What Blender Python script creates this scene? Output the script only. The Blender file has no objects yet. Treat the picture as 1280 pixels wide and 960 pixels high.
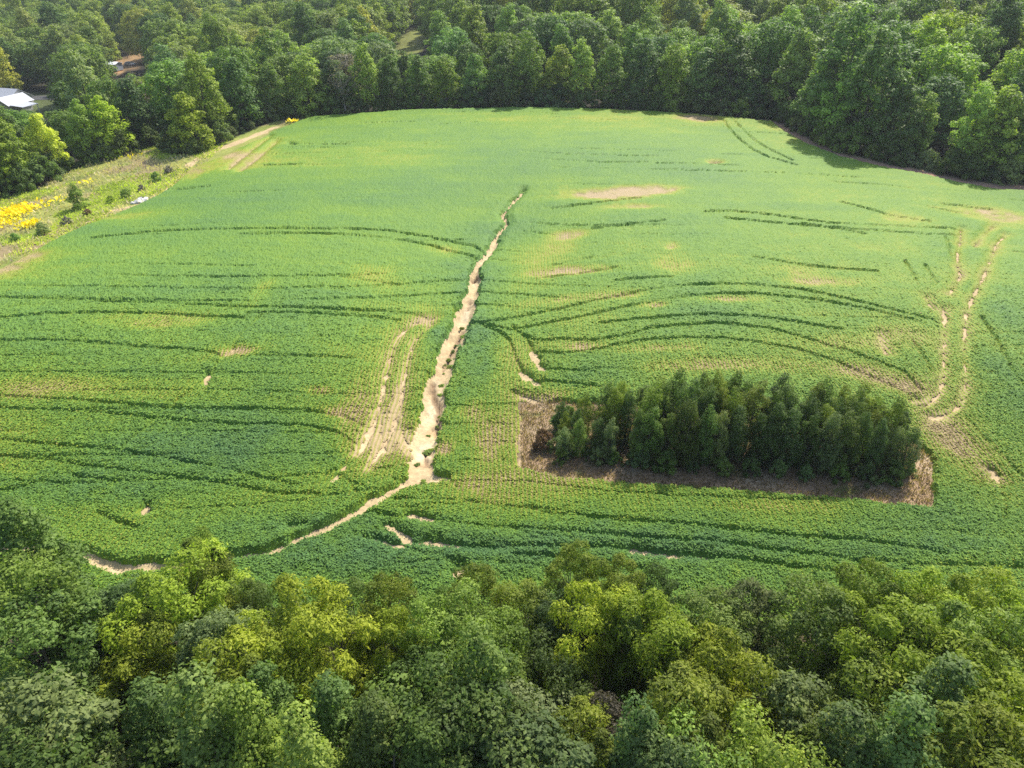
import bpy, math, random
import numpy as np

# ---------------------------------------------------------------- camera, sky, sun, exposure
S = bpy.context.scene
CAM_Z, PITCH, FPX = 40.0, 33.0, 889.0           # drone height, degrees below horizontal, focal length in px of a 1280 wide frame
cam_d = bpy.data.cameras.new('camera')
cam_d.sensor_width = 36.0
cam_d.lens = 36.0 * FPX / 1280.0
cam_d.clip_start, cam_d.clip_end = 0.5, 12000
cam = bpy.data.objects.new('camera', cam_d)
S.collection.objects.link(cam)
cam.location = (0, 0, CAM_Z)
cam.rotation_euler = (math.radians(90 - PITCH), 0, 0)
S.camera = cam

SUN_EL, SUN_AZ = 49.0, 32.0                     # azimuth: degrees to the right of straight ahead (+Y)
world = bpy.data.worlds.new('World')
S.world = world
world.use_nodes = True
wn = world.node_tree
bg = wn.nodes['Background']
sky = wn.nodes.new('ShaderNodeTexSky')
sky.sky_type = 'NISHITA'
sky.sun_disc = False
sky.sun_elevation = math.radians(SUN_EL)
sky.sun_rotation = math.radians(SUN_AZ)
sky.altitude = 150
sky.air_density = 1.0
sky.dust_density = 2.0
wn.links.new(sky.outputs[0], bg.inputs[0])
bg.inputs[1].default_value = 0.15
sun_d = bpy.data.lights.new('sun', 'SUN')
sun_d.energy = 4.0
sun_d.angle = math.radians(1.0)
sun_d.color = (1.0, 0.95, 0.86)
sun = bpy.data.objects.new('sun', sun_d)
S.collection.objects.link(sun)
sun.rotation_euler = (math.radians(-(90 - SUN_EL)), 0, math.radians(-SUN_AZ))
sun.location = (60, 120, 160)
S.view_settings.view_transform = 'Standard'
S.view_settings.look = 'None'
S.view_settings.gamma = 1.0
S.view_settings.use_curve_mapping = False
S.view_settings.exposure = 0.82
S.cycles.max_bounces = 6
S.cycles.diffuse_bounces = 3
S.cycles.glossy_bounces = 2
S.cycles.transmission_bounces = 3
S.cycles.transparent_max_bounces = 4
S.cycles.volume_bounces = 0
S.cycles.use_denoising = False
S.cycles.sample_clamp_direct = 2.0
S.cycles.sample_clamp_indirect = 1.0

COL = S.collection
HAZE = 0.00015
rng = np.random.default_rng(7)
random.seed(7)

# ---------------------------------------------------------------- helpers
def smooth(a, b, v):
    t = np.clip((np.asarray(v, float) - a) / (b - a), 0, 1)
    return t * t * (3 - 2 * t)

def vnoise(x, y, seed=0.0):
    x = np.asarray(x, float); y = np.asarray(y, float)
    xi, yi = np.floor(x), np.floor(y)
    fx, fy = x - xi, y - yi
    fx = fx * fx * (3 - 2 * fx); fy = fy * fy * (3 - 2 * fy)
    def h(a, b):
        v = np.sin(a * 127.1 + b * 311.7 + seed * 74.7) * 43758.5453
        return v - np.floor(v)
    a, b, c, d = h(xi, yi), h(xi + 1, yi), h(xi, yi + 1), h(xi + 1, yi + 1)
    return (a + (b - a) * fx) * (1 - fy) + (c + (d - c) * fx) * fy

def fbm(x, y, scale, seed=0.0, octaves=4):
    s, amp, tot = 0.0, 1.0, 0.0
    for k in range(octaves):
        s = s + amp * vnoise(x / scale * 2 ** k + 17.3 * k, y / scale * 2 ** k - 9.1 * k, seed + k)
        tot += amp; amp *= 0.5
    return s / tot - 0.5

def height(x, y):
    x = np.asarray(x, float); y = np.asarray(y, float)
    ridge = smooth(38, 150, y) * 4.5 * np.exp(-((x - 8) / 110.0) ** 2)
    ridge = ridge - smooth(160, 215, y) * (5.0 - 2.5 * smooth(-40, 10, x))
    swale = -1.9 * np.exp(-((x - (-5 + 0.03 * (y - 40))) / 15.0) ** 2) * smooth(40, 60, y) * (1 - smooth(95, 140, y))
    left = -4.5 * smooth(-45, -125, x) * smooth(60, 115, y)
    right = -2.0 * smooth(45, 110, x) * smooth(40, 80, y)
    near = -2.5 * (1 - smooth(20, 38, y))
    hills = smooth(260, 620, y) * (10 + 14 * fbm(x, y, 260.0, 3.0, 2)) + smooth(190, 300, y) * 6 * fbm(x, y, 110.0, 5.0, 2)
    hills = hills + smooth(520, 1500, y) * 18
    hills = hills + smooth(185, 330, y) * 9.0 * smooth(-70, 20, x) + 11.0 * smooth(0, 90, (x - 62) * 0.75 + (y - 150) * 0.66) * smooth(60, 110, x)
    und = 0.5 * fbm(x, y, 34.0, 1.0, 2) * smooth(36, 60, y)
    return ridge + swale + left + right + near + hills + und

CP, SP = math.cos(math.radians(PITCH)), math.sin(math.radians(PITCH))
def depth_of(x, y, z):
    return np.asarray(y) * CP - (np.asarray(z) - CAM_Z) * SP
def to_px(x, y, z):
    d = depth_of(x, y, z)
    up = np.asarray(y) * SP + (np.asarray(z) - CAM_Z) * CP
    return 640 + FPX * np.asarray(x) / d, 480 - FPX * up / d
TS = np.concatenate([np.linspace(20, 320, 1500), np.linspace(320, 1400, 1000)])
def ground_at(px, py, dz=0.0, ymax=None):
    dx, v = px - 640.0, 480.0 - py
    d = np.array([dx, FPX * CP + v * SP, v * CP - FPX * SP]); d /= np.linalg.norm(d)
    P = TS[:, None] * d[None] + np.array([0, 0, CAM_Z])
    g = P[:, 2] - height(P[:, 0], P[:, 1]) - dz
    k = np.argmax(g < 0)
    if not (g < 0).any():
        k = len(TS) - 1
    a, b = g[k - 1], g[k]
    t = TS[k - 1] + (TS[k] - TS[k - 1]) * (a / (a - b) if a != b else 0)
    p = t * d + np.array([0, 0, CAM_Z])
    if ymax is not None and p[1] > ymax:
        p = d * (ymax / d[1]); p[2] = 0
    return p[0], p[1]
def W(pts, ymax=None):
    """pixel polyline (x, y[, width px]) -> world polyline (x, y, width m)"""
    out = []
    for p in pts:
        x, y = ground_at(p[0], p[1], 0, ymax)
        w = (p[2] if len(p) > 2 else 0) * float(depth_of(x, y, height(x, y))) / FPX
        out.append((x, y, w))
    return out

def in_poly(px, py, poly):
    inside = np.zeros(np.shape(px), bool)
    n = len(poly)
    for i in range(n):
        x1, y1 = poly[i][:2]; x2, y2 = poly[(i + 1) % n][:2]
        if y1 == y2: continue
        c = ((y1 > py) != (y2 > py)) & (px < (x2 - x1) * (py - y1) / (y2 - y1) + x1)
        inside ^= c
    return inside

def sdf_lines(X, Y, lines, reach=3.0):
    """signed distance (distance minus half width) to world polylines; X, Y are 2-D, Y constant along rows or free"""
    out = np.full(X.shape, float(reach))
    ylo, yhi = Y.min(axis=1), Y.max(axis=1)
    for L in lines:
        for (x1, y1, w1), (x2, y2, w2) in zip(L[:-1], L[1:]):
            r = reach + max(w1, w2) / 2
            rows = np.where((yhi >= min(y1, y2) - r) & (ylo <= max(y1, y2) + r))[0]
            if not len(rows): continue
            sl = slice(rows[0], rows[-1] + 1)
            XX, YY = X[sl], Y[sl]
            cols = np.where(((XX >= min(x1, x2) - r) & (XX <= max(x1, x2) + r)).any(axis=0))[0]
            if not len(cols): continue
            cl = slice(cols[0], cols[-1] + 1)
            XX, YY = XX[:, cl], YY[:, cl]
            ex, ey = x2 - x1, y2 - y1
            t = np.clip(((XX - x1) * ex + (YY - y1) * ey) / (ex * ex + ey * ey + 1e-9), 0, 1)
            d = np.hypot(XX - x1 - t * ex, YY - y1 - t * ey) - 0.5 * (w1 + (w2 - w1) * t)
            o = out[sl, cl]
            np.minimum(o, d, out=o)
    return out

def mesh_from(name, V, F, mats=(), attrs=None, smooth_shade=False):
    me = bpy.data.meshes.new(name)
    V = np.asarray(V, np.float32); F = np.asarray(F, np.int32)
    k = F.shape[1]
    me.vertices.add(len(V)); me.vertices.foreach_set('co', V.ravel())
    me.loops.add(F.size); me.loops.foreach_set('vertex_index', F.ravel())
    me.polygons.add(len(F))
    me.polygons.foreach_set('loop_start', np.arange(0, F.size, k, dtype=np.int32))
    me.polygons.foreach_set('loop_total', np.full(len(F), k, np.int32))
    me.update(calc_edges=True)
    me.polygons.foreach_set('use_smooth', np.full(len(F), smooth_shade))
    for n, (typ, dom, arr) in (attrs or {}).items():
        a = me.attributes.new(n, typ, dom)
        a.data.foreach_set('color' if 'COLOR' in typ else 'value', np.asarray(arr, np.float32).ravel())
    for m in mats: me.materials.append(m)
    return me

def link(name, me, parent=None, loc=(0, 0, 0), rz=0.0, sc=None):
    o = bpy.data.objects.new(name, me)
    COL.objects.link(o)
    o.location = loc; o.rotation_euler = (0, 0, rz)
    if sc is not None: o.scale = sc
    if parent: o.parent = parent
    return o
def tag(o, label=None, cat=None, group=None, kind=None):
    if label: o['label'] = label
    if cat: o['category'] = cat
    if group: o['group'] = group
    if kind: o['kind'] = kind
    return o

# ---------------------------------------------------------------- materials
def new_mat(name):
    m = bpy.data.materials.new(name); m.use_nodes = True
    nt = m.node_tree
    return m, nt, nt.nodes['Principled BSDF']
def plain(name, col, rough=0.7, noise=0.0, scale=3.0, metal=0.0):
    m, nt, b = new_mat(name)
    b.inputs['Base Color'].default_value = (*col, 1); b.inputs['Roughness'].default_value = rough; b.inputs['Metallic'].default_value = metal
    if noise:
        n = nt.nodes.new('ShaderNodeTexNoise'); n.inputs['Scale'].default_value = scale; n.inputs['Detail'].default_value = 5
        tc = nt.nodes.new('ShaderNodeTexCoord'); nt.links.new(tc.outputs['Object'], n.inputs['Vector'])
        mr = nt.nodes.new('ShaderNodeMapRange'); mr.inputs[1].default_value = .25; mr.inputs[2].default_value = .75
        mr.inputs[3].default_value = 1 - noise; mr.inputs[4].default_value = 1 + noise
        mx = nt.nodes.new('ShaderNodeMix'); mx.data_type = 'RGBA'; mx.blend_type = 'MULTIPLY'; mx.inputs[0].default_value = 1
        mx.inputs[6].default_value = (*col, 1)
        nt.links.new(n.outputs[0], mr.inputs[0]); nt.links.new(mr.outputs[0], mx.inputs[7]); nt.links.new(mx.outputs[2], b.inputs['Base Color'])
    return m

def leaf_material(name, trans=0.36, rough=0.55, spec=0.18, from_random=None):
    """foliage: base colour from the object's own colour, varied leaf by leaf; light passes through the leaves"""
    m, nt, b = new_mat(name)
    oi = nt.nodes.new('ShaderNodeObjectInfo')
    at = nt.nodes.new('ShaderNodeAttribute'); at.attribute_name = 'leaf'
    if from_random:
        rp = nt.nodes.new('ShaderNodeValToRGB'); rp.color_ramp.interpolation = 'LINEAR'
        els = rp.color_ramp.elements
        for i, (p, c) in enumerate(from_random):
            e = els[i] if i < 2 else els.new(p)
            e.position = p; e.color = (*c, 1)
        nt.links.new(oi.outputs['Random'], rp.inputs[0]); src = rp.outputs[0]
    else:
        src = oi.outputs['Color']
    hsv = nt.nodes.new('ShaderNodeHueSaturation')
    mr = nt.nodes.new('ShaderNodeMapRange'); mr.inputs[3].default_value = 0.62; mr.inputs[4].default_value = 1.45
    mh = nt.nodes.new('ShaderNodeMapRange'); mh.inputs[3].default_value = 0.512; mh.inputs[4].default_value = 0.49
    nt.links.new(at.outputs['Fac'], mr.inputs[0]); nt.links.new(at.outputs['Fac'], mh.inputs[0])
    nt.links.new(src, hsv.inputs['Color']); nt.links.new(mr.outputs[0], hsv.inputs['Value']); nt.links.new(mh.outputs[0], hsv.inputs['Hue'])
    nt.links.new(hsv.outputs[0], b.inputs['Base Color'])
    b.inputs['Roughness'].default_value = rough
    b.inputs['Specular IOR Level'].default_value = spec
    tr = nt.nodes.new('ShaderNodeBsdfTranslucent')
    ty = nt.nodes.new('ShaderNodeMix'); ty.data_type = 'RGBA'; ty.blend_type = 'MULTIPLY'; ty.inputs[0].default_value = 1
    ty.inputs[7].default_value = (1.25, 1.45, 0.5, 1)
    nt.links.new(hsv.outputs[0], ty.inputs[6]); nt.links.new(ty.outputs[2], tr.inputs[0])
    mx = nt.nodes.new('ShaderNodeMixShader'); mx.inputs[0].default_value = trans
    nt.links.new(b.outputs[0], mx.inputs[1]); nt.links.new(tr.outputs[0], mx.inputs[2])
    nt.links.new(mx.outputs[0], nt.nodes['Material Output'].inputs[0])
    return m
M_LEAF = leaf_material('leaves')
FAR_RAMP = [(0.0, (0.09, 0.155, 0.03)), (1.0, (0.37, 0.36, 0.04)), (0.2, (0.155, 0.22, 0.038)), (0.45, (0.205, 0.272, 0.042)), (0.7, (0.285, 0.335, 0.042)), (0.85, (0.21, 0.26, 0.08))]
M_FARLEAF = leaf_material('far_leaves', from_random=FAR_RAMP)
M_BARK = plain('bark', (0.10, 0.085, 0.065), 0.9, 0.35, 4)
M_DEADBARK = plain('dead_bark', (0.22, 0.19, 0.16), 0.9, 0.3, 4)

def crop_material():
    m, nt, b = new_mat('soybean_canopy')
    L = nt.links.new
    at = nt.nodes.new('ShaderNodeAttribute'); at.attribute_name = 'vigor'
    tc = nt.nodes.new('ShaderNodeTexCoord')
    # drilled rows 0.38 m apart running away from the camera, slightly wandering
    sep = nt.nodes.new('ShaderNodeSeparateXYZ'); L(tc.outputs['Object'], sep.inputs[0])
    wob = nt.nodes.new('ShaderNodeTexNoise'); wob.inputs['Scale'].default_value = 0.12; L(tc.outputs['Object'], wob.inputs['Vector'])
    wm = nt.nodes.new('ShaderNodeMath'); wm.operation = 'MULTIPLY_ADD'; wm.inputs[1].default_value = 1.2; L(wob.outputs[0], wm.inputs[0]); L(sep.outputs[0], wm.inputs[2])
    ph = nt.nodes.new('ShaderNodeMath'); ph.operation = 'MULTIPLY'; ph.inputs[1].default_value = 2 * math.pi / 0.38; L(wm.outputs[0], ph.inputs[0])
    sn = nt.nodes.new('ShaderNodeMath'); sn.operation = 'SINE'; L(ph.outputs[0], sn.inputs[0])
    # how much the rows show: thin stands only
    rw = nt.nodes.new('ShaderNodeMapRange'); rw.inputs[1].default_value = 0.30; rw.inputs[2].default_value = 0.72
    rw.inputs[3].default_value = 0.2; rw.inputs[4].default_value = 0.015; L(at.outputs['Fac'], rw.inputs[0])
    rf = nt.nodes.new('ShaderNodeMapRange'); rf.inputs[1].default_value = 75; rf.inputs[2].default_value = 112; rf.inputs[3].default_value = 1; rf.inputs[4].default_value = .0; L(sep.outputs[1], rf.inputs[0])
    rw2 = nt.nodes.new('ShaderNodeMath'); rw2.operation = 'MULTIPLY'; L(rw.outputs[0], rw2.inputs[0]); L(rf.outputs[0], rw2.inputs[1]); rw = rw2
    ra = nt.nodes.new('ShaderNodeMath'); ra.operation = 'MULTIPLY_ADD'; L(sn.outputs[0], ra.inputs[0]); L(rw.outputs[0], ra.inputs[1])
    # leaf-size mottling
    n1 = nt.nodes.new('ShaderNodeTexNoise'); n1.inputs['Scale'].default_value = 5.5; n1.inputs['Detail'].default_value = 4; n1.inputs['Roughness'].default_value = .7; L(tc.outputs['Object'], n1.inputs['Vector'])
    n2 = nt.nodes.new('ShaderNodeTexNoise'); n2.inputs['Scale'].default_value = 0.35; n2.inputs['Detail'].default_value = 5; L(tc.outputs['Object'], n2.inputs['Vector'])
    m1 = nt.nodes.new('ShaderNodeMath'); m1.operation = 'MULTIPLY_ADD'; m1.inputs[1].default_value = 0.30; m1.inputs[2].default_value = -0.15; L(n1.outputs[0], m1.inputs[0])
    m2 = nt.nodes.new('ShaderNodeMath'); m2.operation = 'MULTIPLY_ADD'; m2.inputs[1].default_value = 0.24; m2.inputs[2].default_value = -0.12; L(n2.outputs[0], m2.inputs[0])
    s1 = nt.nodes.new('ShaderNodeMath'); s1.operation = 'ADD'; L(m1.outputs[0], s1.inputs[0]); L(m2.outputs[0], s1.inputs[1])
    s2 = nt.nodes.new('ShaderNodeMath'); s2.operation = 'ADD'; L(at.outputs['Fac'], s2.inputs[0]); L(s1.outputs[0], s2.inputs[1])
    L(s2.outputs[0], ra.inputs[2])
    rp = nt.nodes.new('ShaderNodeValToRGB'); els = rp.color_ramp.elements
    stops = [(0.0, (0.42, 0.31, 0.16)), (0.18, (0.31, 0.27, 0.075)), (0.36, (0.27, 0.315, 0.030)), (0.55, (0.160, 0.272, 0.024)), (0.74, (0.120, 0.232, 0.034)), (1.0, (0.086, 0.182, 0.052))]
    els[0].position, els[0].color = stops[0][0], (*stops[0][1], 1)
    els[1].position, els[1].color = stops[-1][0], (*stops[-1][1], 1)
    for p, c in stops[1:-1]:
        e = els.new(p); e.color = (*c, 1)
    L(ra.outputs[0], rp.inputs[0])
    L(rp.outputs[0], b.inputs['Base Color'])
    b.inputs['Roughness'].default_value = 0.58
    b.inputs['Specular IOR Level'].default_value = 0.2
    bm1 = nt.nodes.new('ShaderNodeBump'); bm1.inputs['Strength'].default_value = 0.8; bm1.inputs['Distance'].default_value = 0.16; L(n1.outputs[0], bm1.inputs['Height'])
    bm2 = nt.nodes.new('ShaderNodeBump'); bm2.inputs['Distance'].default_value = 0.10; L(sn.outputs[0], bm2.inputs['Height']); L(rw.outputs[0], bm2.inputs['Strength']); L(bm1.outputs[0], bm2.inputs['Normal'])
    L(bm2.outputs[0], b.inputs['Normal'])
    tr = nt.nodes.new('ShaderNodeBsdfTranslucent'); L(rp.outputs[0], tr.inputs[0])
    mx = nt.nodes.new('ShaderNodeMixShader'); mx.inputs[0].default_value = 0.12
    L(b.outputs[0], mx.inputs[1]); L(tr.outputs[0], mx.inputs[2]); L(mx.outputs[0], nt.nodes['Material Output'].inputs[0])
    return m
M_CROP = crop_material()

def ground_material():
    m, nt, b = new_mat('soil_and_grass')
    L = nt.links.new
    at = nt.nodes.new('ShaderNodeAttribute'); at.attribute_name = 'tint'
    tc = nt.nodes.new('ShaderNodeTexCoord')
    n1 = nt.nodes.new('ShaderNodeTexNoise'); n1.inputs['Scale'].default_value = 2.2; n1.inputs['Detail'].default_value = 8; n1.inputs['Roughness'].default_value = .68; L(tc.outputs['Object'], n1.inputs['Vector'])
    n2 = nt.nodes.new('ShaderNodeTexNoise'); n2.inputs['Scale'].default_value = 0.22; n2.inputs['Detail'].default_value = 4; L(tc.outputs['Object'], n2.inputs['Vector'])
    mr = nt.nodes.new('ShaderNodeMapRange'); mr.inputs[1].default_value = .3; mr.inputs[2].default_value = .7; mr.inputs[3].default_value = .66; mr.inputs[4].default_value = 1.22; L(n1.outputs[0], mr.inputs[0])
    mr2 = nt.nodes.new('ShaderNodeMapRange'); mr2.inputs[1].default_value = .3; mr2.inputs[2].default_value = .7; mr2.inputs[3].default_value = .86; mr2.inputs[4].default_value = 1.1; L(n2.outputs[0], mr2.inputs[0])
    mm = nt.nodes.new('ShaderNodeMath'); mm.operation = 'MULTIPLY'; L(mr.outputs[0], mm.inputs[0]); L(mr2.outputs[0], mm.inputs[1])
    mx = nt.nodes.new('ShaderNodeMix'); mx.data_type = 'RGBA'; mx.blend_type = 'MULTIPLY'; mx.inputs[0].default_value = 1
    L(at.outputs['Color'], mx.inputs[6]); L(mm.outputs[0], mx.inputs[7]); L(mx.outputs[2], b.inputs['Base Color'])
    b.inputs['Roughness'].default_value = 0.95; b.inputs['Specular IOR Level'].default_value = 0.15
    bp = nt.nodes.new('ShaderNodeBump'); bp.inputs['Strength'].default_value = .7; bp.inputs['Distance'].default_value = .12; L(n1.outputs[0], bp.inputs['Height']); L(bp.outputs[0], b.inputs['Normal'])
    return m
M_GROUND = ground_material()

# ---------------------------------------------------------------- layout of the field (read off the photograph, laid on the terrain)
CROP_FAR = 168.0
LEFT_EDGE = W([(-90, 385), (-60, 366), (0, 337), (60, 307), (110, 284), (170, 260), (200, 246), (215, 236), (235, 214), (255, 206), (290, 192), (320, 178), (345, 165), (362, 158)])
RIGHT_EDGE = W([(958, 144), (966, 150), (980, 165), (1008, 181), (1050, 198), (1100, 210), (1150, 219), (1200, 231), (1240, 238), (1290, 241), (1390, 250)], ymax=160)
LEFT_WOODS = W([(-160, 300), (-60, 266), (0, 248), (40, 238), (75, 220), (110, 206), (145, 198), (190, 183), (214, 176), (219, 194), (250, 192), (290, 173), (325, 158), (350, 150)], ymax=165)
CREST = [(-48, 170.0, 0), (-25, 171, 0), (0, 172, 0), (20, 171, 0), (40, 168, 0), (56, 163, 0)]
RIGHT_WOODS = W([(964, 141), (974, 149), (990, 162), (1015, 176), (1055, 191), (1105, 203), (1155, 212), (1205, 224), (1245, 230), (1290, 232), (1420, 240)], ymax=162)
FOREST_LINE = [p for p in LEFT_WOODS] + [p for p in CREST if p[0] > LEFT_WOODS[-1][0] + 4 and p[0] < RIGHT_WOODS[0][0] - 3] + [p for p in RIGHT_WOODS]
FOREST_POLY = [(-3000, LEFT_WOODS[0][1])] + [(p[0], p[1]) for p in FOREST_LINE] + [(3000, RIGHT_WOODS[-1][1]), (3000, 6000), (-3000, 6000)]
CROP_POLY = [(-130, 31.5), (LEFT_EDGE[0][0] - 40, LEFT_EDGE[0][1] - 10)] + [(p[0], p[1]) for p in LEFT_EDGE] + [(-44, 164), (-25, 168), (0, 169.5), (20, 168.5), (40, 165), (54, 160)] + [(p[0], p[1]) for p in RIGHT_EDGE] + [(200, 120), (200, 31.5)]

GULLY = W([(654, 240, 2.5), (645, 250, 4), (634, 262, 4.5), (629, 270, 6), (634, 281, 4), (628, 289, 6), (620, 297, 8), (616, 310, 8), (607, 322, 9), (597, 332, 7), (592, 342, 6), (595, 351, 14), (589, 370, 13), (582, 390, 17), (577, 405, 21), (567, 428, 25), (557, 450, 24), (551, 470, 23), (544, 492, 24), (541, 515, 26), (535, 540, 29), (531, 560, 32), (528, 580, 34), (525, 598, 36)])
GULLY_TOE = W([(500, 607, 10), (512, 603, 20), (530, 601, 26), (545, 601, 20), (556, 600, 11)])
CHANNEL = [W(l) for l in [[(541, 476, 1), (541, 484, 2), (543, 494, 3), (547, 503, 3), (549, 512, 3), (546, 520, 3), (548, 526, 3), (541, 532, 2)], [(549, 526, 3), (546, 540, 2)], [(577, 412, 1), (571, 424, 2), (561, 444, 2), (553, 460, 2)], [(588, 372, 2), (584, 384, 2)], [(594, 346, 6), (590, 349, 4)], [(531, 560, 1), (533, 580, 2)]]]
DITCH = W([(527, 600, 22), (512, 605, 20), (495, 613, 15), (470, 628, 15), (445, 643, 14), (420, 656, 14), (395, 668, 11), (370, 680, 9), (345, 690, 9), (318, 695, 9), (285, 700, 9), (215, 712, 12), (150, 712, 15), (125, 702, 15), (100, 692, 13), (75, 685, 9)])
EDGE_DITCH = W([(-20, 690, 6), (75, 685, 9)])
BARE_TRACKS = [W(l) for l in [
    [(546, 399, 2), (532, 401, 4), (516, 407, 3), (505, 415, 4), (496, 428, 4), (490, 442, 4), (484, 465, 4), (480, 485, 3), (476, 505, 4), (470, 525, 5), (463, 542, 6), (455, 558, 6), (446, 570, 5)],
    [(540, 407, 2), (527, 418, 4), (518, 428, 4), (513, 440, 3), (509, 458, 3), (504, 480, 3), (502, 500, 4), (498, 520, 4), (491, 538, 4), (484, 552, 5), (472, 570, 5), (460, 588, 5)],
    [(476, 520, 1.5), (476, 540, 3), (479, 555, 3), (481, 565, 2.5)],
    [(503, 540, 2), (508, 557, 2.5), (513, 566, 2)],
    [(1201, 288, 1.5), (1200, 305, 1.5), (1196, 320, 2.5), (1197, 335, 4), (1201, 346, 5), (1192, 362, 3), (1186, 370, 2)],
    [(1179, 388, 3), (1181, 400, 5), (1180, 425, 4), (1180, 445, 3.5), (1179, 470, 4), (1176, 488, 4), (1167, 501, 6), (1156, 507, 8), (1146, 507, 6)],
    [(1255, 296, 1.5), (1246, 306, 1.5), (1234, 335, 2), (1225, 356, 4), (1216, 374, 7), (1208, 392, 5), (1206, 415, 4.5), (1205, 440, 4.5), (1207, 462, 4), (1207, 485, 3.5), (1199, 508, 5), (1188, 517, 7), (1175, 522, 8), (1163, 523, 6)],
    [(1218, 310, 1.5), (1232, 293, 2), (1242, 284, 1.5)],
    [(1099, 420, 2), (1103, 432, 3.5), (1108, 444, 3)],
    [(1157, 374, 2), (1163, 382, 2.5), (1168, 388, 2)],
    [(285, 213, 1.2), (300, 200, 1.6), (316, 188, 1.2), (338, 172, 1)], [(300, 216, 1), (318, 202, 1.5), (333, 190, 1.2), (346, 178, 1)],
    [(655, 515, 3), (655, 535, 5), (654, 560, 5), (652, 583, 3)],
    [(653, 498, 3), (668, 502, 4), (685, 507, 4)],
]]
SPOTS = [[(p[0], p[1], p[2] * (1.05 if p[2] < .4 else .7)) for p in W([a, b])] for a, b in [((262, 470, 7), (258, 484, 8)), ((292, 438, 4), (283, 446, 3)), ((176, 252, 3), (182, 250, 2)), ((362, 181, 3), (368, 183, 2)), ((890, 206, 3), (898, 205, 3)), ((1070, 706, 5), (1075, 707, 4)),
    ((790, 691, 4), (815, 694, 5)), ((815, 694, 5), (860, 699, 4)), ((860, 699, 4), (885, 700, 3)), ((573, 716, 5), (579, 724, 5)), ((516, 680, 5), (560, 684, 5)), ((560, 684, 5), (620, 690, 4)), ((484, 660, 9), (500, 668, 9)), ((500, 668, 8), (516, 682, 7)), ((470, 676, 5), (500, 685, 6)), ((513, 648, 4), (540, 652, 4)), ((184, 636, 5), (186, 641, 5)), ((362, 659, 4), (380, 657, 4)), ((415, 602, 6), (432, 584, 4)), ((1243, 598, 3), (1250, 606, 3)), ((1245, 600, 3), (1240, 590, 2)), ((755, 514, 3), (735, 515, 3)), ((664, 440, 3), (669, 452, 4)), ((672, 458, 4), (680, 464, 3)), ((650, 468, 3), (660, 476, 4)), ((660, 476, 4), (672, 483, 3))]]
DIRT_EDGE = [W([(236, 206, 5), (250, 197, 9), (272, 187, 13), (300, 177, 12), (325, 167, 10), (345, 159, 5)], ymax=165), W([(100, 281, 4), (140, 264, 4), (170, 257, 4), (205, 240, 4), (225, 222, 4), (238, 206, 4)])]
RIGHT_STRIP = [[(p[0], p[1], 4.2) for p in W([(964, 145), (976, 157), (990, 169), (1012, 181), (1052, 196), (1102, 208), (1152, 217), (1202, 229), (1242, 235), (1290, 238), (1390, 246)], ymax=160)]]
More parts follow.
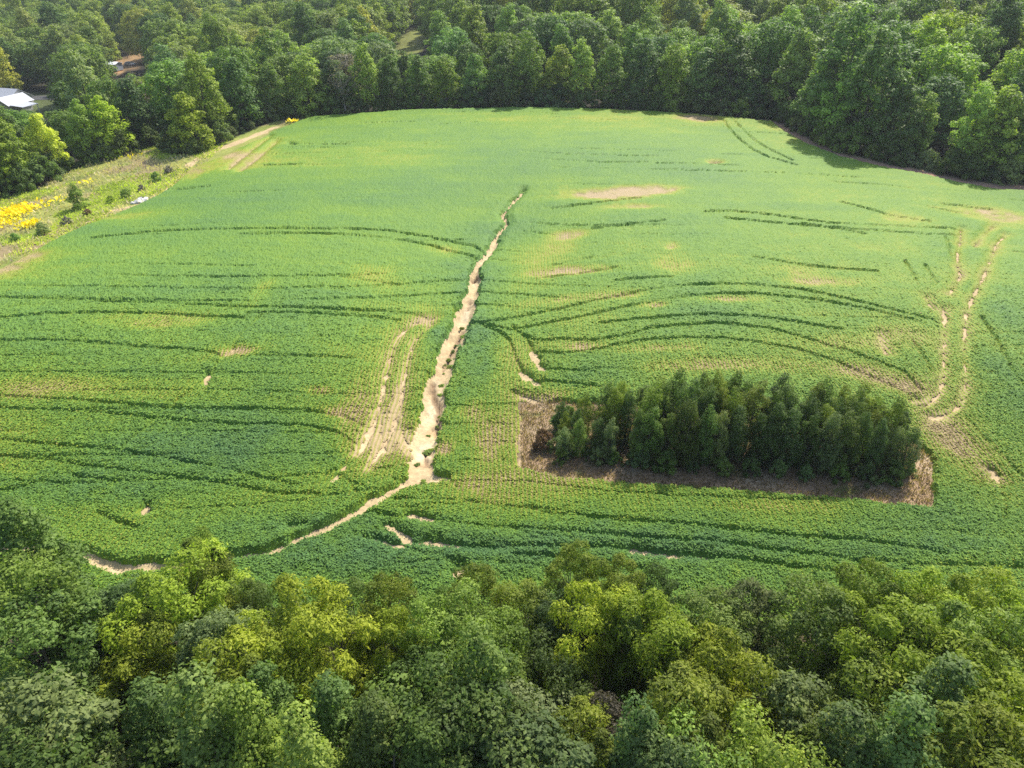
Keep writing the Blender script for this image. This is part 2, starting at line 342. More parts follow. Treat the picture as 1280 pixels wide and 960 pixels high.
TRACKS_PX = [
    [(-60, 374), (0, 376), (70, 379), (150, 382), (220, 384), (300, 388), (380, 390), (420, 391), (480, 393), (530, 398)],
    [(-60, 406), (0, 402), (60, 397), (130, 395), (200, 396), (305, 402)], [(310, 396), (400, 397), (470, 401), (500, 405)],
    [(0, 431), (50, 430), (110, 432), (180, 439), (240, 442), (280, 447)], [(320, 449), (380, 450), (443, 452)], [(425, 350), (470, 356), (500, 360)],
    [(115, 302), (190, 294), (300, 290), (400, 290), (480, 292), (540, 301), (590, 312), (605, 318)], [(300, 297), (400, 296), (480, 301), (540, 311), (596, 326)],
    [(-60, 494), (0, 498), (50, 502), (100, 505), (160, 510), (200, 514), (260, 517), (320, 516), (380, 518), (425, 522), (450, 533), (461, 548)],
    [(-60, 512), (0, 515), (60, 517), (130, 521), (190, 527), (250, 534), (310, 536), (380, 537), (420, 544), (445, 558)],
    [(-60, 552), (0, 554), (60, 560), (130, 566), (175, 573), (220, 581), (290, 594), (340, 605), (372, 612)],
    [(-60, 574), (0, 575), (70, 580), (110, 588), (180, 597), (240, 604), (300, 613), (350, 622), (400, 622)],
    [(95, 600), (130, 605), (150, 608)], [(0, 619), (25, 617), (50, 608), (75, 598)], [(125, 646), (150, 657), (175, 665)],
    [(330, 395), (300, 425), (280, 450), (262, 475), (240, 492), (205, 520), (175, 548), (150, 570)],
    [(600, 409), (640, 402), (700, 390), (750, 378), (800, 368), (860, 361), (900, 359), (940, 360), (1000, 366), (1050, 376), (1100, 388), (1140, 398), (1172, 406)],
    [(590, 408), (615, 412), (640, 417), (690, 407), (740, 397), (790, 386), (850, 376), (900, 371), (950, 372), (1020, 379), (1080, 390), (1150, 406)],
    [(645, 418), (670, 430), (700, 428), (740, 430), (780, 424), (810, 415), (850, 411), (900, 409), (960, 415), (1010, 428), (1050, 440), (1100, 458), (1130, 470), (1150, 490)],
    [(665, 442), (700, 446), (750, 440), (800, 430), (850, 427), (900, 427), (950, 433), (1000, 442), (1040, 455), (1080, 470), (1120, 488), (1150, 503)],
    [(750, 408), (820, 402), (880, 398), (940, 400), (1000, 408), (1050, 416)], [(940, 325), (1000, 335), (1050, 340), (1095, 343)],
    [(880, 268), (920, 268), (960, 272), (1000, 278), (1040, 283), (1080, 285), (1140, 287), (1200, 290)], [(905, 276), (960, 282), (1010, 286), (1060, 290), (1110, 293), (1160, 297), (1200, 297)],
    [(903, 150), (912, 165), (925, 178), (940, 190), (960, 200), (995, 210)], [(915, 150), (930, 167), (945, 180), (965, 192), (990, 204)],
    [(605, 412), (625, 420), (638, 430), (643, 447), (648, 460), (660, 475), (675, 483)], [(640, 412), (655, 424), (664, 436), (668, 452), (680, 464)],
    [(660, 477), (700, 483), (740, 487)], [(668, 462), (700, 467), (742, 470)], [(640, 492), (660, 498), (690, 505)], [(660, 528), (690, 520)],
    [(495, 628), (560, 630), (620, 634), (680, 646), (760, 655), (840, 660), (940, 670), (1000, 677), (1080, 682), (1130, 690), (1180, 698)],
    [(475, 648), (520, 652), (600, 663), (680, 668), (740, 673), (800, 678), (890, 683), (960, 693), (1070, 705), (1140, 712), (1200, 712), (1290, 715)],
    [(470, 665), (500, 674), (560, 683), (620, 689), (700, 689), (790, 691), (850, 698), (900, 702), (980, 712), (1060, 722)],
    [(455, 675), (480, 684), (520, 695), (580, 709), (600, 722)], [(640, 700), (720, 704), (800, 716)],
    [(405, 598), (430, 605), (455, 612)], [(405, 598), (425, 588), (440, 575)], [(445, 620), (440, 608), (425, 596)], [(440, 650), (470, 645), (495, 650)],
    [(1245, 595), (1250, 615), (1255, 640), (1252, 655)], [(1205, 525), (1225, 550), (1250, 575), (1275, 600)], [(1225, 400), (1245, 430), (1262, 465), (1285, 500)],
    [(1180, 300), (1190, 325)], [(1130, 330), (1145, 355)], [(1155, 335), (1168, 358)], [(1140, 430), (1165, 470)], [(355, 182), (400, 184), (440, 184)], [(330, 210), (380, 208)], [(215, 242), (240, 240), (262, 237)],
    [(1000, 283), (1080, 296)], [(690, 265), (740, 258), (800, 250)], [(740, 290), (800, 283), (830, 280)], [(690, 336), (740, 326)], [(670, 352), (720, 346), (770, 338)], [(770, 355), (840, 350)], [(1050, 256), (1110, 272), (1160, 280)],
    [(1160, 262), (1190, 268), (1220, 272)], [(1175, 258), (1210, 262), (1240, 265)],
]
TRACKS = [W(l) for l in TRACKS_PX]
ISLAND = W([(650, 505), (690, 503), (760, 505), (900, 520), (1050, 535), (1140, 552), (1164, 570), (1166, 640), (1100, 632), (1000, 621), (900, 613), (800, 607), (700, 597), (652, 587)])

def blob(px, py, rx, ry):
    x, y = ground_at(px, py)
    d = float(depth_of(x, y, height(x, y)))
    x2, y2 = ground_at(px, py + max(ry, 3)); x1, y1 = ground_at(px, max(py - max(ry, 3), 146))
    return x, y, rx * d / FPX, max(abs(y1 - y2) / 2 * ry / max(ry, 3), 0.8)
# thin or bare patches: px, py, rx, ry, how much vigour they lose
PATCHES = [(765, 245, 62, 6, .62), (815, 239, 40, 4, .40), (790, 261, 45, 4, .34), (715, 297, 25, 5, .3), (695, 343, 30, 5, .34), (740, 341, 22, 5, .34), (700, 310, 22, 14, .15), (840, 312, 8, 5, .35), (843, 335, 22, 12, .25), (1030, 357, 40, 5, .3), (1000, 345, 25, 8, .2), (872, 150, 22, 4, .55), (893, 205, 12, 2.5, .5),
    (10, 330, 40, 15, .55), (60, 490, 70, 12, .24), (205, 405, 55, 12, .22), (330, 365, 14, 16, .2), (400, 493, 16, 6, .32), (305, 441, 18, 5, .5), (290, 445, 28, 8, .2), (425, 520, 20, 3, .3), (470, 345, 30, 10, .12), (555, 317, 22, 8, .2),
    (592, 520, 16, 14, .3), (612, 555, 20, 28, .32), (556, 566, 9, 7, .5), (445, 515, 18, 32, .26), (493, 510, 10, 26, .34), (475, 560, 28, 22, .32), (510, 560, 20, 25, .24), (530, 403, 14, 5, .4), (300, 205, 60, 12, .24), (235, 222, 26, 9, .3), (290, 196, 14, 4, .4), (150, 275, 60, 8, .22),
    (1255, 274, 40, 10, .34), (1215, 268, 40, 6, .18), (1210, 570, 30, 40, .27), (1180, 545, 30, 22, .28), (1240, 595, 10, 10, .3), (1135, 488, 20, 9, .4), (1075, 468, 30, 7, .34), (1110, 480, 30, 8, .3), (1130, 420, 28, 14, .2), (1060, 430, 50, 10, .16),
    (900, 462, 110, 10, .22), (820, 440, 60, 5, .22), (730, 437, 20, 3, .36), (720, 375, 60, 5, .14), (780, 373, 25, 3, .3), (820, 385, 18, 3, .3), (900, 378, 40, 3, .3), (690, 500, 20, 6, .2), (700, 600, 60, 14, .16), (760, 595, 30, 8, .2), (590, 610, 40, 12, .18), (640, 625, 40, 8, .16), (960, 640, 90, 9, .14),
    (665, 340, 60, 35, .10), (640, 440, 26, 18, .14), (960, 340, 150, 30, .06), (480, 150, 220, 10, .06), (780, 150, 180, 9, .06), (1000, 170, 50, 12, .08), (1130, 275, 40, 8, .16), (640, 520, 14, 20, .08), (700, 230, 60, 12, .10), (270, 520, 60, 5, -.1)]
DENSE = [(590, 380, 26, 90, .24), (640, 290, 50, 20, .16), (600, 460, 22, 50, .22), (545, 425, 16, 18, .2), (540, 345, 40, 40, .1), (620, 340, 30, 40, .12), (330, 560, 140, 36, .18), (100, 610, 180, 40, .2), (400, 690, 160, 40, .22), (700, 690, 300, 40, .2), (1000, 690, 260, 35, .18), (1240, 470, 34, 70, .2), (1240, 390, 25, 40, .14), (1160, 640, 60, 50, .12), (1180, 312, 40, 14, .16), (740, 470, 50, 14, .16), (730, 448, 40, 8, .12), (700, 365, 50, 10, .14), (870, 395, 50, 8, .12), (520, 245, 140, 20, .06), (760, 212, 160, 10, .08), (300, 260, 120, 16, .06), (1040, 300, 90, 20, .05), (90, 440, 120, 25, .06), (200, 470, 60, 12, .08), (350, 430, 50, 12, .08), (400, 370, 90, 14, .06), (920, 580, 60, 20, .1), (1100, 560, 30, 30, .1), (550, 600, 30, 12, .1), (700, 520, 40, 20, .12)]
PATCH_W = [(*blob(*p[:4]), p[4]) for p in PATCHES]
DENSE_W = [(*blob(*p[:4]), -p[4]) for p in DENSE]

def fields(X, Y):
    """crop vigour, canopy factor, bare-soil distance and friends at world points (2-D arrays)"""
    j1, j2 = fbm(X, Y, 2.2, 11, 3), fbm(X, Y, 0.9, 12, 2)
    j3 = fbm(X, Y, 0.35, 13, 2)
    gul = sdf_lines(X, Y, [GULLY, GULLY_TOE], 4.0)
    dit = sdf_lines(X, Y, [DITCH, EDGE_DITCH], 4.0)
    bare = sdf_lines(X, Y, BARE_TRACKS, 3.0)
    spot = sdf_lines(X, Y, SPOTS, 3.0)
    dirt = sdf_lines(X, Y, DIRT_EDGE, 6.0)
    trk = sdf_lines(X, Y, TRACKS, 3.0)
    edge = sdf_lines(X, Y, [CROP_POLY_L], 6.0)
    isl_d = sdf_lines(X, Y, [ISLAND_L], 6.0)
    inside = in_poly(X, Y, CROP_POLY)
    isl = in_poly(X, Y, ISLAND)
    vig = 0.58 + 0.44 * fbm(X, Y, 26.0, 21, 4) + 0.22 * fbm(X * .7, Y * 1.3, 6.0, 25, 3) + 0.22 * fbm((X + 2.5 * fbm(X, Y, 20, 28, 2)) * .07, Y + 5 * fbm(X, Y, 45, 29, 2), 1.5, 27, 2) * .7
    for x, y, rx, ry, a in PATCH_W + DENSE_W:
        q = ((X - x) / rx) ** 2 + ((Y - y) / ry) ** 2
        near = q < 9
        if near.any():
            vig[near] -= a * (1.3 if a > 0 else 1) * np.exp(-q[near] * 0.9) * (1 + 0.9 * j1[near] + 0.8 * j2[near])
    soil = np.minimum(np.minimum(gul + 0.55 * j1 + .6 * j2 + .5 * j3, dit + .6 * j1 + .5 * j2), np.minimum(bare + .17 + .55 * j2 + .4 * j1 + .3 * j3, spot + 0.75 * j2 + .5 * j1 + .4 * j3))
    soil = np.minimum(soil, dirt + 1.2 * j1)
    cover = smooth(-0.03, 0.42, soil)
    # plants thin out beside bare ground on the ridges, and stand thick beside the gully
    vig -= 0.34 * np.exp(-np.clip(np.minimum(bare, dirt), 0, None) / 0.8) * (bare < 3) + .0
    open_t = np.clip(0.85 + 1.9 * fbm(X, Y, 6.0, 31, 3), 0.10, 1.0)
    gap = 1 - open_t * (1 - smooth(-0.04, 0.28, trk - 0.06 + 0.24 * j2))
    # fine wavy furrows that follow the contour, broken up
    ph = (Y + 9 * fbm(X, Y, 55, 35, 2) + 0.6 * j1 - 4 * np.exp(-((X + 4) / 12) ** 2)) / 3.3
    fd = np.abs(ph - np.round(ph)) * 3.3
    on = smooth(0.0, 0.16, fbm(X * .45 + 7.7 * np.round(ph), Y, 9.0, 36, 3) + .02) * smooth(-.25, .15, fbm(X, Y, 24, 37, 2))
    gap = gap * (1 - 0.55 * on * (1 - smooth(0.03, 0.24, fd + .18 * j2)))
    vig = vig + 0.06 * smooth(80, 120, Y) - 0.10 * (1 - gap)
    canopy = cover * (0.24 + 0.76 * gap)
    canopy *= 1 - 0.5 * (1 - smooth(0.1, 1.3, gul)) * smooth(78, 100, Y)
    canopy *= (0.45 + 0.55 * smooth(0.1, 1.4, bare)) * (0.62 + 0.38 * smooth(0.1, 1.2, spot))
    canopy *= np.where(inside, smooth(0.0, 0.5, edge + 0.5 * j1), 0)
    canopy *= smooth(0.0, 0.35, np.where(isl, -isl_d, isl_d) + .9 * j1 + .5 * j2)
    return dict(chan=sdf_lines(X, Y, CHANNEL, 2.0), vig=np.clip(vig, 0.0, 1.05), canopy=canopy, soil=soil, gul=gul, dit=dit, bare=bare, dirt=dirt, inside=inside, isl=isl, isl_d=isl_d, edge=edge, j1=j1, j2=j2)
CROP_POLY_L = [(p[0], p[1], 0) for p in CROP_POLY] + [(CROP_POLY[0][0], CROP_POLY[0][1], 0)]
ISLAND_L = [(p[0], p[1], 0) for p in ISLAND] + [(ISLAND[0][0], ISLAND[0][1], 0)]

def carve(f, X, Y):
    """eroded ground: how far the soil lies below the smooth terrain"""
    g = f['gul'] + 0.5 * f['j1'] + .3 * f['j2']
    depth = 0.45 * (1 - smooth(-0.55, 0.15, g)) * smooth(36, 60, Y)
    rill = np.abs(fbm(X * 1.0, Y * 0.22, 1.1, 41, 2))
    depth = depth + (1 - smooth(-0.5, 0.0, g)) * 0.35 * (1 - smooth(0.0, 0.09, rill)) * smooth(48, 54, Y) * (1 - smooth(85, 100, Y))
    depth = depth + 0.45 * (1 - smooth(-0.1, 0.16, f['chan'] + .35 * f['j2']))
    depth = depth + 0.16 * (1 - smooth(-0.4, 0.1, f['dit'] + .4 * f['j1'])) + 0.10 * (1 - smooth(-0.2, 0.1, f['bare'] + .3 * f['j2']))
    return depth

def fan(ys, ts):
    Y = np.repeat(ys[:, None], len(ts), 1)
    half = 0.72 * (np.clip(ys, 10, None) * CP + CAM_Z * SP)
    return half[:, None] * ts[None, :], Y
def quads(nr, nc):
    i = np.arange(nr * nc).reshape(nr, nc)
    return np.stack([i[:-1, :-1], i[:-1, 1:], i[1:, 1:], i[1:, :-1]], -1).reshape(-1, 4)

# clearings in the woods (world centre, radii)
def spot_w(px, py, rx, ry):
    x, y, a, b = blob(px, py, rx, ry); return (x, y, a, b)
YARD = spot_w(150, 82, 26, 9)
HOUSE_P = ground_at(14, 136)
HOUSE_C = (HOUSE_P[0], HOUSE_P[1] + 4, 16, 22)
MEADOW_GAP = [spot_w(500, 63, 15, 5), spot_w(522, 56, 11, 4)]
CLEARINGS = [YARD, HOUSE_C, *MEADOW_GAP]

# ---------------------------------------------------------------- ground: one sheet to the horizon
def row_steps(y0, y1, s0, p):
    ys = [y0]
    while ys[-1] < y1:
        ys.append(ys[-1] + s0 * (max(ys[-1], 45) / 45.0) ** p)
    return np.array(ys)
gy = np.concatenate([np.linspace(-60, 30, 20), row_steps(32, 176, 0.2, 1.25), np.geomspace(182, 7000, 90)])
gt = np.concatenate([-np.geomspace(40, 1.2, 30), np.linspace(-1.15, 1.15, 520), np.geomspace(1.2, 40, 30)])
GX, GY = fan(gy, gt)
GF = fields(GX, GY)
GZ = height(GX, GY) - carve(GF, GX, GY) + 0.05 * GF['j2'] * (GF['soil'] < 0.5)
def mixc(c, a, m):
    return c + (np.array(a)[None, None, :] - c) * np.clip(m, 0, 1)[..., None]
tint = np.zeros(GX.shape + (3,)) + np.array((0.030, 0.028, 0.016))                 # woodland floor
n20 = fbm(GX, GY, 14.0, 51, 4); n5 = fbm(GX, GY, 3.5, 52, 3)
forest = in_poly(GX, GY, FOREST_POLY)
open_land = (~forest) & (GY > 31)
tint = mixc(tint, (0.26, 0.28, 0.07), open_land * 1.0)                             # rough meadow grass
tint = mixc(tint, (0.27, 0.21, 0.11), open_land * smooth(0.0, 0.2, n20))
tint = mixc(tint, (0.19, 0.23, 0.05), open_land * smooth(0.02, 0.2, n5))
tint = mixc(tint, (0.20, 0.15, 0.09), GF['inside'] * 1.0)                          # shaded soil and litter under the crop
soilc = np.array((0.49, 0.37, 0.205))
bare_m = 1 - smooth(0.0, 0.35, GF['soil'])
tint = tint + (soilc - tint) * bare_m[..., None]
tint = mixc(tint, (0.33, 0.19, 0.09), bare_m * smooth(0.10, 0.30, GF['j1']) * 0.45)   # rusty clay showing through
gm = (1 - smooth(-0.7, -0.1, GF['gul'])) * smooth(-.1, .2, fbm(GX, GY, 4, 61, 3))
tint = mixc(tint, (0.60, 0.50, 0.33), gm * .8)                                      # washed pale sand
tint = mixc(tint, (0.21, 0.135, 0.08), (1 - smooth(0, .3, GF['chan'] + .4 * GF['j2'])) * .8)                  # darker clay tint in the cut channel
tint = mixc(tint, (0.30, 0.21, 0.125), (GF['isl'] & (GY < 200)) * 1.0)               # dead grass round the tree island
tint = mixc(tint, (0.42, 0.32, 0.20), GF['isl'] * smooth(-.05, .25, n5))
tint = mixc(tint, (0.13, 0.15, 0.04), GF['isl'] * smooth(.12, .3, fbm(GX, GY, 2.5, 63, 3)))
strip = sdf_lines(GX, GY, RIGHT_STRIP, 4.0)
tint = mixc(tint, (0.36, 0.225, 0.145), (1 - smooth(0.2, 1.3, strip + 1.2 * n5)) * 1.0)
for (x, y, a, b), c in zip(CLEARINGS, [(0.40, 0.25, 0.12), (0.10, 0.13, 0.04), (0.20, 0.22, 0.05), (0.20, 0.22, 0.05), (0.42, 0.38, 0.22)]):
    q = ((GX - x) / a) ** 2 + ((GY - y) / b) ** 2
    tint = mixc(tint, c, (1 - smooth(0.8, 1.5, q)) * (0.75 + n5))
tint = mixc(tint, (0.03, 0.045, 0.018), smooth(700, 1200, GY))
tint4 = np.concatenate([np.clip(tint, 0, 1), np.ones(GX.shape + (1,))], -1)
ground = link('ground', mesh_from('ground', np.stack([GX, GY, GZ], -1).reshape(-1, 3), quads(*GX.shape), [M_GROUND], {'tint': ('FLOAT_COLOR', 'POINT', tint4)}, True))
tag(ground, 'rolling farmland ground with tan gully soil, meadow and woodland floor', 'ground', kind='structure')

# ---------------------------------------------------------------- soybean crop: one closed canopy that parts over wheel tracks and gullies
cy = row_steps(31.0, 170.5, 0.12, 1.5)
ct = np.linspace(-1.10, 1.10, 1000)
CX, CY = fan(cy, ct)
stepx = (CX[:, 1] - CX[:, 0])[:, None]; stepy = np.gradient(cy)[:, None]
CX = CX + (rng.random(CX.shape) - .5) * stepx * 0.8
CYj = CY + (rng.random(CX.shape) - .5) * stepy * 0.6
CFd = fields(CX, CYj)
vig, can = CFd['vig'], CFd['canopy']
clump = 0.5 * vnoise(CX / 0.55, CYj / 0.5, 71) + 0.5 * vnoise(CX / 0.28, CYj / 0.28, 72)
rough = rng.random(CX.shape)
tall = (0.28 + 0.50 * np.clip(vig, 0, 1))
fade = 1 - 0.72 * smooth(60, 130, CYj)
CH = can * (tall + (0.26 * (clump - 0.5) + 0.12 * (rough - .5)) * fade * (0.35 + 0.75 * np.clip(vig, 0, 1)))
CH = np.where(can > 0.02, CH, -0.05)
CZ = height(CX, CYj) + CH
keep = np.clip(CH, 0, None)
q = quads(*CX.shape)
kq = keep.ravel()[q]
q = q[(kq.max(1) > 0.07)]
used = np.unique(q); remap = np.full(CX.size, -1); remap[used] = np.arange(len(used))
V = np.stack([CX, CYj, CZ], -1).reshape(-1, 3)[used]
vg = np.clip(vig + 0.10 * (rough - .5) + 0.12 * (clump - .5), 0, 1.05).ravel()[used]
crop = link('soybean_crop', mesh_from('soybean_crop', V, remap[q], [M_CROP], {'vigor': ('FLOAT', 'POINT', vg)}, False))
tag(crop, 'green soybean crop with wheel tracks covering the rolling field', 'crop', kind='stuff')
print('crop quads', len(q), 'ground quads', (GX.shape[0] - 1) * (GX.shape[1] - 1))

# ---------------------------------------------------------------- trees: templates
def tube(path, radii, sides=6):
    """closed tapered tube along a path -> verts, quads"""
    P = np.asarray(path, float); n = len(P)
    V = []; F = []
    for i in range(n):
        t = P[min(i + 1, n - 1)] - P[max(i - 1, 0)]; t /= np.linalg.norm(t) + 1e-9
        a = np.cross(t, (0.31, 0.77, 0.55)); a /= np.linalg.norm(a) + 1e-9; b = np.cross(t, a)
        for k in range(sides):
            an = 2 * math.pi * k / sides
            V.append(P[i] + radii[i] * (math.cos(an) * a + math.sin(an) * b))
    for i in range(n - 1):
        for k in range(sides):
            F.append((i * sides + k, i * sides + (k + 1) % sides, (i + 1) * sides + (k + 1) % sides, (i + 1) * sides + k))
    return V, F
def join(parts):
    V, F, o = [], [], 0
    for v, f in parts:
        V += list(v); F += [tuple(i + o for i in q_) for q_ in f]; o += len(v)
    return V, F

def tree_template(seed, h, r, base, profile, n_cl, cl_r, n_leaf, leaf_l, leaf_w, droop=0.0, up=0.55, spread=1.0, leaders=0, lobes=0.25, flat=0.8, mat=None, bark=None, gapf=0.85):
    R = np.random.default_rng(seed)
    # ---- clump centres inside the crown envelope
    az0 = R.random(4) * 6.28
    def env(s, az):
        e = profile(s) * r
        return e * (1 + lobes * (0.6 * np.sin(2 * az + az0[0]) + 0.5 * np.sin(3 * az + az0[1] + 5 * s) + 0.4 * np.sin(5 * az + az0[2] - 4 * s)))
    C = []
    tries = 0
    mind = cl_r * gapf
    while len(C) < n_cl and tries < n_cl * 60:
        tries += 1
        s = R.random() ** 0.85; az = R.random() * 6.283
        rr = env(s, az) * (R.random() ** 0.38)
        z = h * (base + (1 - base) * s) - cl_r * 0.5
        p = np.array([rr * math.cos(az), rr * math.sin(az), z])
        if C and min(np.sum((np.array(C) - p) ** 2, 1)) < mind * mind * (0.6 + 0.8 * R.random()): continue
        C.append(p)
    for k in range(leaders):
        az = R.random() * 6.283; rr = r * 0.25 * R.random()
        C.append(np.array([rr * math.cos(az), rr * math.sin(az), h * (0.97 + 0.05 * R.random())]))
    C = np.array(C)
    # ---- leaves on the clumps
    n = len(C) * n_leaf
    ci = np.repeat(np.arange(len(C)), n_leaf)
    out = C * np.array([1, 1, 0.0]); out = out / (np.linalg.norm(out, axis=1, keepdims=True) + 1e-6)
    d = R.normal(size=(n, 3)) + 0.45 * out[ci] + np.array([0, 0, 0.35])
    d /= np.linalg.norm(d, axis=1, keepdims=True)
    crs = cl_r * (0.65 + 0.7 * R.random(len(C)))
    rad = crs[ci] * (0.55 + 0.42 * R.random(n) ** 0.7)
    # ragged sprays inside the clump
    spray = 1 + 0.26 * np.sin(7 * d[:, 0] + ci) * np.sin(6 * d[:, 1] + 2 * ci)
    pos = C[ci] + d * (rad * spray)[:, None] * np.array([spread, spread, flat])
    pos[:, 2] -= droop * (np.linalg.norm(pos[:, :2] - C[ci][:, :2], axis=1)) ** 1.3
    pos[:, 2] = np.maximum(pos[:, 2], 0.1)
    nrm = 0.85 * d + np.array([0, 0, up * .8]) + 0.42 * R.normal(size=(n, 3)); nrm /= np.linalg.norm(nrm, axis=1, keepdims=True)
    t = d + 0.7 * R.normal(size=(n, 3)) + np.array([0, 0, -droop * 2]); t -= nrm * np.sum(t * nrm, 1, keepdims=True); t /= np.linalg.norm(t, axis=1, keepdims=True) + 1e-6
    b = np.cross(nrm, t)
    sz = (0.5 + 1.05 * R.random(n) ** 1.4)[:, None]
    l2, w2 = leaf_l * 0.5 * sz, leaf_w * 0.5 * sz
    V = np.stack([pos - t * l2, pos + b * w2 - nrm * w2 * .25, pos + t * l2, pos - b * w2 - nrm * w2 * .25], 1).reshape(-1, 3)
    F = np.arange(n * 4).reshape(-1, 4)
    tone = np.clip(0.5 + 0.18 * R.normal(size=len(C))[ci] + 0.22 * R.normal(size=n), 0, 1)
    crown = mesh_from('crown', V, F, [mat or M_LEAF], {'leaf': ('FLOAT', 'FACE', tone)})
    # ---- trunk and limbs
    tr = max(0.05, h * 0.014)
    lean = R.normal(size=2) * 0.04 * h
    path = [(lean[0] * s * s, lean[1] * s * s, h * 0.80 * s - (0.4 if s == 0 else 0)) for s in np.linspace(0, 1, 7)]
    parts = [tube(path, [tr * (1.25 - 1.15 * s) + 0.012 for s in np.linspace(0, 1, 7)], 7)]
    order = np.argsort(-np.linalg.norm(C[:, :2], axis=1))[: max(10, len(C) // 3)]
    for k in order:
        c = C[k]; z0 = max(0.12 * h, c[2] - np.linalg.norm(c[:2]) * (0.7 + 0.5 * R.random()))
        s0 = min(z0 / (h * .80), 0.95)
        a = np.array([lean[0] * s0 * s0, lean[1] * s0 * s0, z0])
        mid = a + (c - a) * 0.5 + np.array([0, 0, 0.05 * h * R.random()])
        r0 = tr * (1.2 - s0) * 0.42 + 0.01
        parts.append(tube([a, mid, c], [r0, r0 * .65, r0 * .22], 4))
    tv, tf = join(parts)
    trunk = mesh_from('trunk', tv, tf, [bark or M_BARK], None, True)
    return dict(crown=crown, trunk=trunk, h=h, r=r)

dome = lambda s: math.sqrt(max(0, 1 - (abs(s - 0.42) / 0.60) ** 2.3)) if s < 1.0 else 0
oval = lambda s: max(0.05, math.sin(math.pi * (0.12 + 0.86 * s)) ** 0.75)
cone = lambda s: max(0.06, (1 - s) ** 0.72 * min(1, 0.45 + 3 * s))
edge_p = lambda s: max(0.08, (1 - 0.93 * s ** 2.4) * min(1, 0.75 + s))
plume = lambda s: min(1, .62 + s) * max(.0, 1 - s ** 3.2) ** .6 + .06
T = {}
T['willow'] = [tree_template(100 + i, 11, 2.5, .30, dome, 46, 0.72, 560, 0.17, 0.075, droop=.10, up=.45, lobes=.42, flat=.85, gapf=1.0) for i in range(3)]
T['gum'] = [tree_template(120 + i, 11.5, 2.1, .18, cone, 80, 0.55, 290, 0.135, 0.095, up=.6, leaders=2, lobes=.2) for i in range(3)]
T['round'] = [tree_template(140 + i, 10.5, 2.4, .22, dome, 72, 0.62, 320, 0.13, 0.08, up=.5, lobes=.28) for i in range(3)]
T['pale'] = [tree_template(160 + i, 10.5, 2.4, .2, oval, 62, 0.62, 290, 0.15, 0.10, up=.7, lobes=.3) for i in range(2)]
T['slender'] = [tree_template(180 + i, 7.6, 1.2, .05, plume, 70, 0.5, 190, 0.14, 0.07, up=.5, leaders=1, lobes=.35, flat=1.15) for i in range(4)]
T['oak'] = [tree_template(200 + i, 17, 4.8, .05, edge_p, 95, 1.35, 110, 0.50, 0.34, up=.55, lobes=.22) for i in range(3)]
T['domed'] = [tree_template(210 + i, 17, 5.4, .14, dome, 90, 1.5, 110, 0.52, 0.36, up=.55, lobes=.25) for i in range(3)]
T['poplar'] = [tree_template(220 + i, 20, 4.0, .12, oval, 90, 1.3, 100, 0.5, 0.34, up=.6, leaders=2, lobes=.2) for i in range(3)]
T['shrub'] = [tree_template(240 + i, 3.2, 1.9, .05, edge_p, 30, 0.55, 110, 0.26, 0.16, up=.5, lobes=.3) for i in range(3)]
T['cedar'] = [tree_template(260, 3.6, 1.25, .02, cone, 50, 0.36, 130, 0.16, 0.06, up=.4, lobes=.12)]
T['dead'] = [tree_template(270, 13, 2.8, .3, oval, 40, 1.0, 14, 0.4, 0.2, bark=M_DEADBARK)]

PAL = dict(young=(0.085, 0.135, 0.022), willow=(0.165, 0.228, 0.018), olive=(0.120, 0.170, 0.020), mid=(0.096, 0.156, 0.029), dark=(0.060, 0.104, 0.023), bright=(0.146, 0.220, 0.033), blue=(0.088, 0.148, 0.038), pale=(0.140, 0.190, 0.056), yellow=(0.24, 0.265, 0.024), brown=(0.15, 0.105, 0.05), grey=(0.12, 0.115, 0.085), purple=(0.085, 0.085, 0.055))
COLNAME = dict(young='deep green', willow='yellow-green', olive='olive', mid='mid-green', dark='dark green', bright='bright green', blue='blue-green', pale='pale green', yellow='yellowing', brown='brown', grey='grey', purple='dull brown-green')

def plant_tree(kind, x, y, h, colour, name, rz=None, wide=1.0, z=None, gain=1.0):
    t = T[kind][random.randrange(len(T[kind]))]
    s = h / t['h']
    root = bpy.data.objects.new(name, None); COL.objects.link(root)
    root.empty_display_size = 0.5
    root.location = (x, y, float(height(x, y)) - 0.05 if z is None else z)
    root.rotation_euler = (0, 0, random.random() * 6.283 if rz is None else rz)
    root.scale = (s * wide, s * wide * random.uniform(.92, 1.08), s)
    tk = link('trunk', t['trunk'], root)
    cr = link('crown', t['crown'], root)
    c = np.array(PAL[colour]) * gain * random.uniform(.80, 1.24) * np.array([random.uniform(.97, 1.14), .95, random.uniform(.9, 1.2)])
    cr.color = (*c, 1)
    root['_c'] = COLNAME[colour]
    return root
ORD = ['first', 'second', 'third', 'fourth', 'fifth', 'sixth', 'seventh', 'eighth', 'ninth', 'tenth', 'eleventh', 'twelfth', 'thirteenth', 'fourteenth', 'fifteenth', 'sixteenth', 'seventeenth', 'eighteenth', 'nineteenth', 'twentieth']
def ordinal(k):
    if k < 20: return ORD[k]
    k += 1
    return '%d%s' % (k, 'th' if 10 <= k % 100 <= 20 else {1: 'st', 2: 'nd', 3: 'rd'}.get(k % 10, 'th'))
def label_row(trees, form, where, group, cat='tree'):
    trees.sort(key=lambda o: float(to_px(o.location.x, o.location.y, o.location.z + 6)[0]))
    for k, o in enumerate(trees):
        f = form(o) if callable(form) else form
        tag(o, '%s %s, %s from left %s' % (o['_c'], f, ordinal(k), where), cat, group)

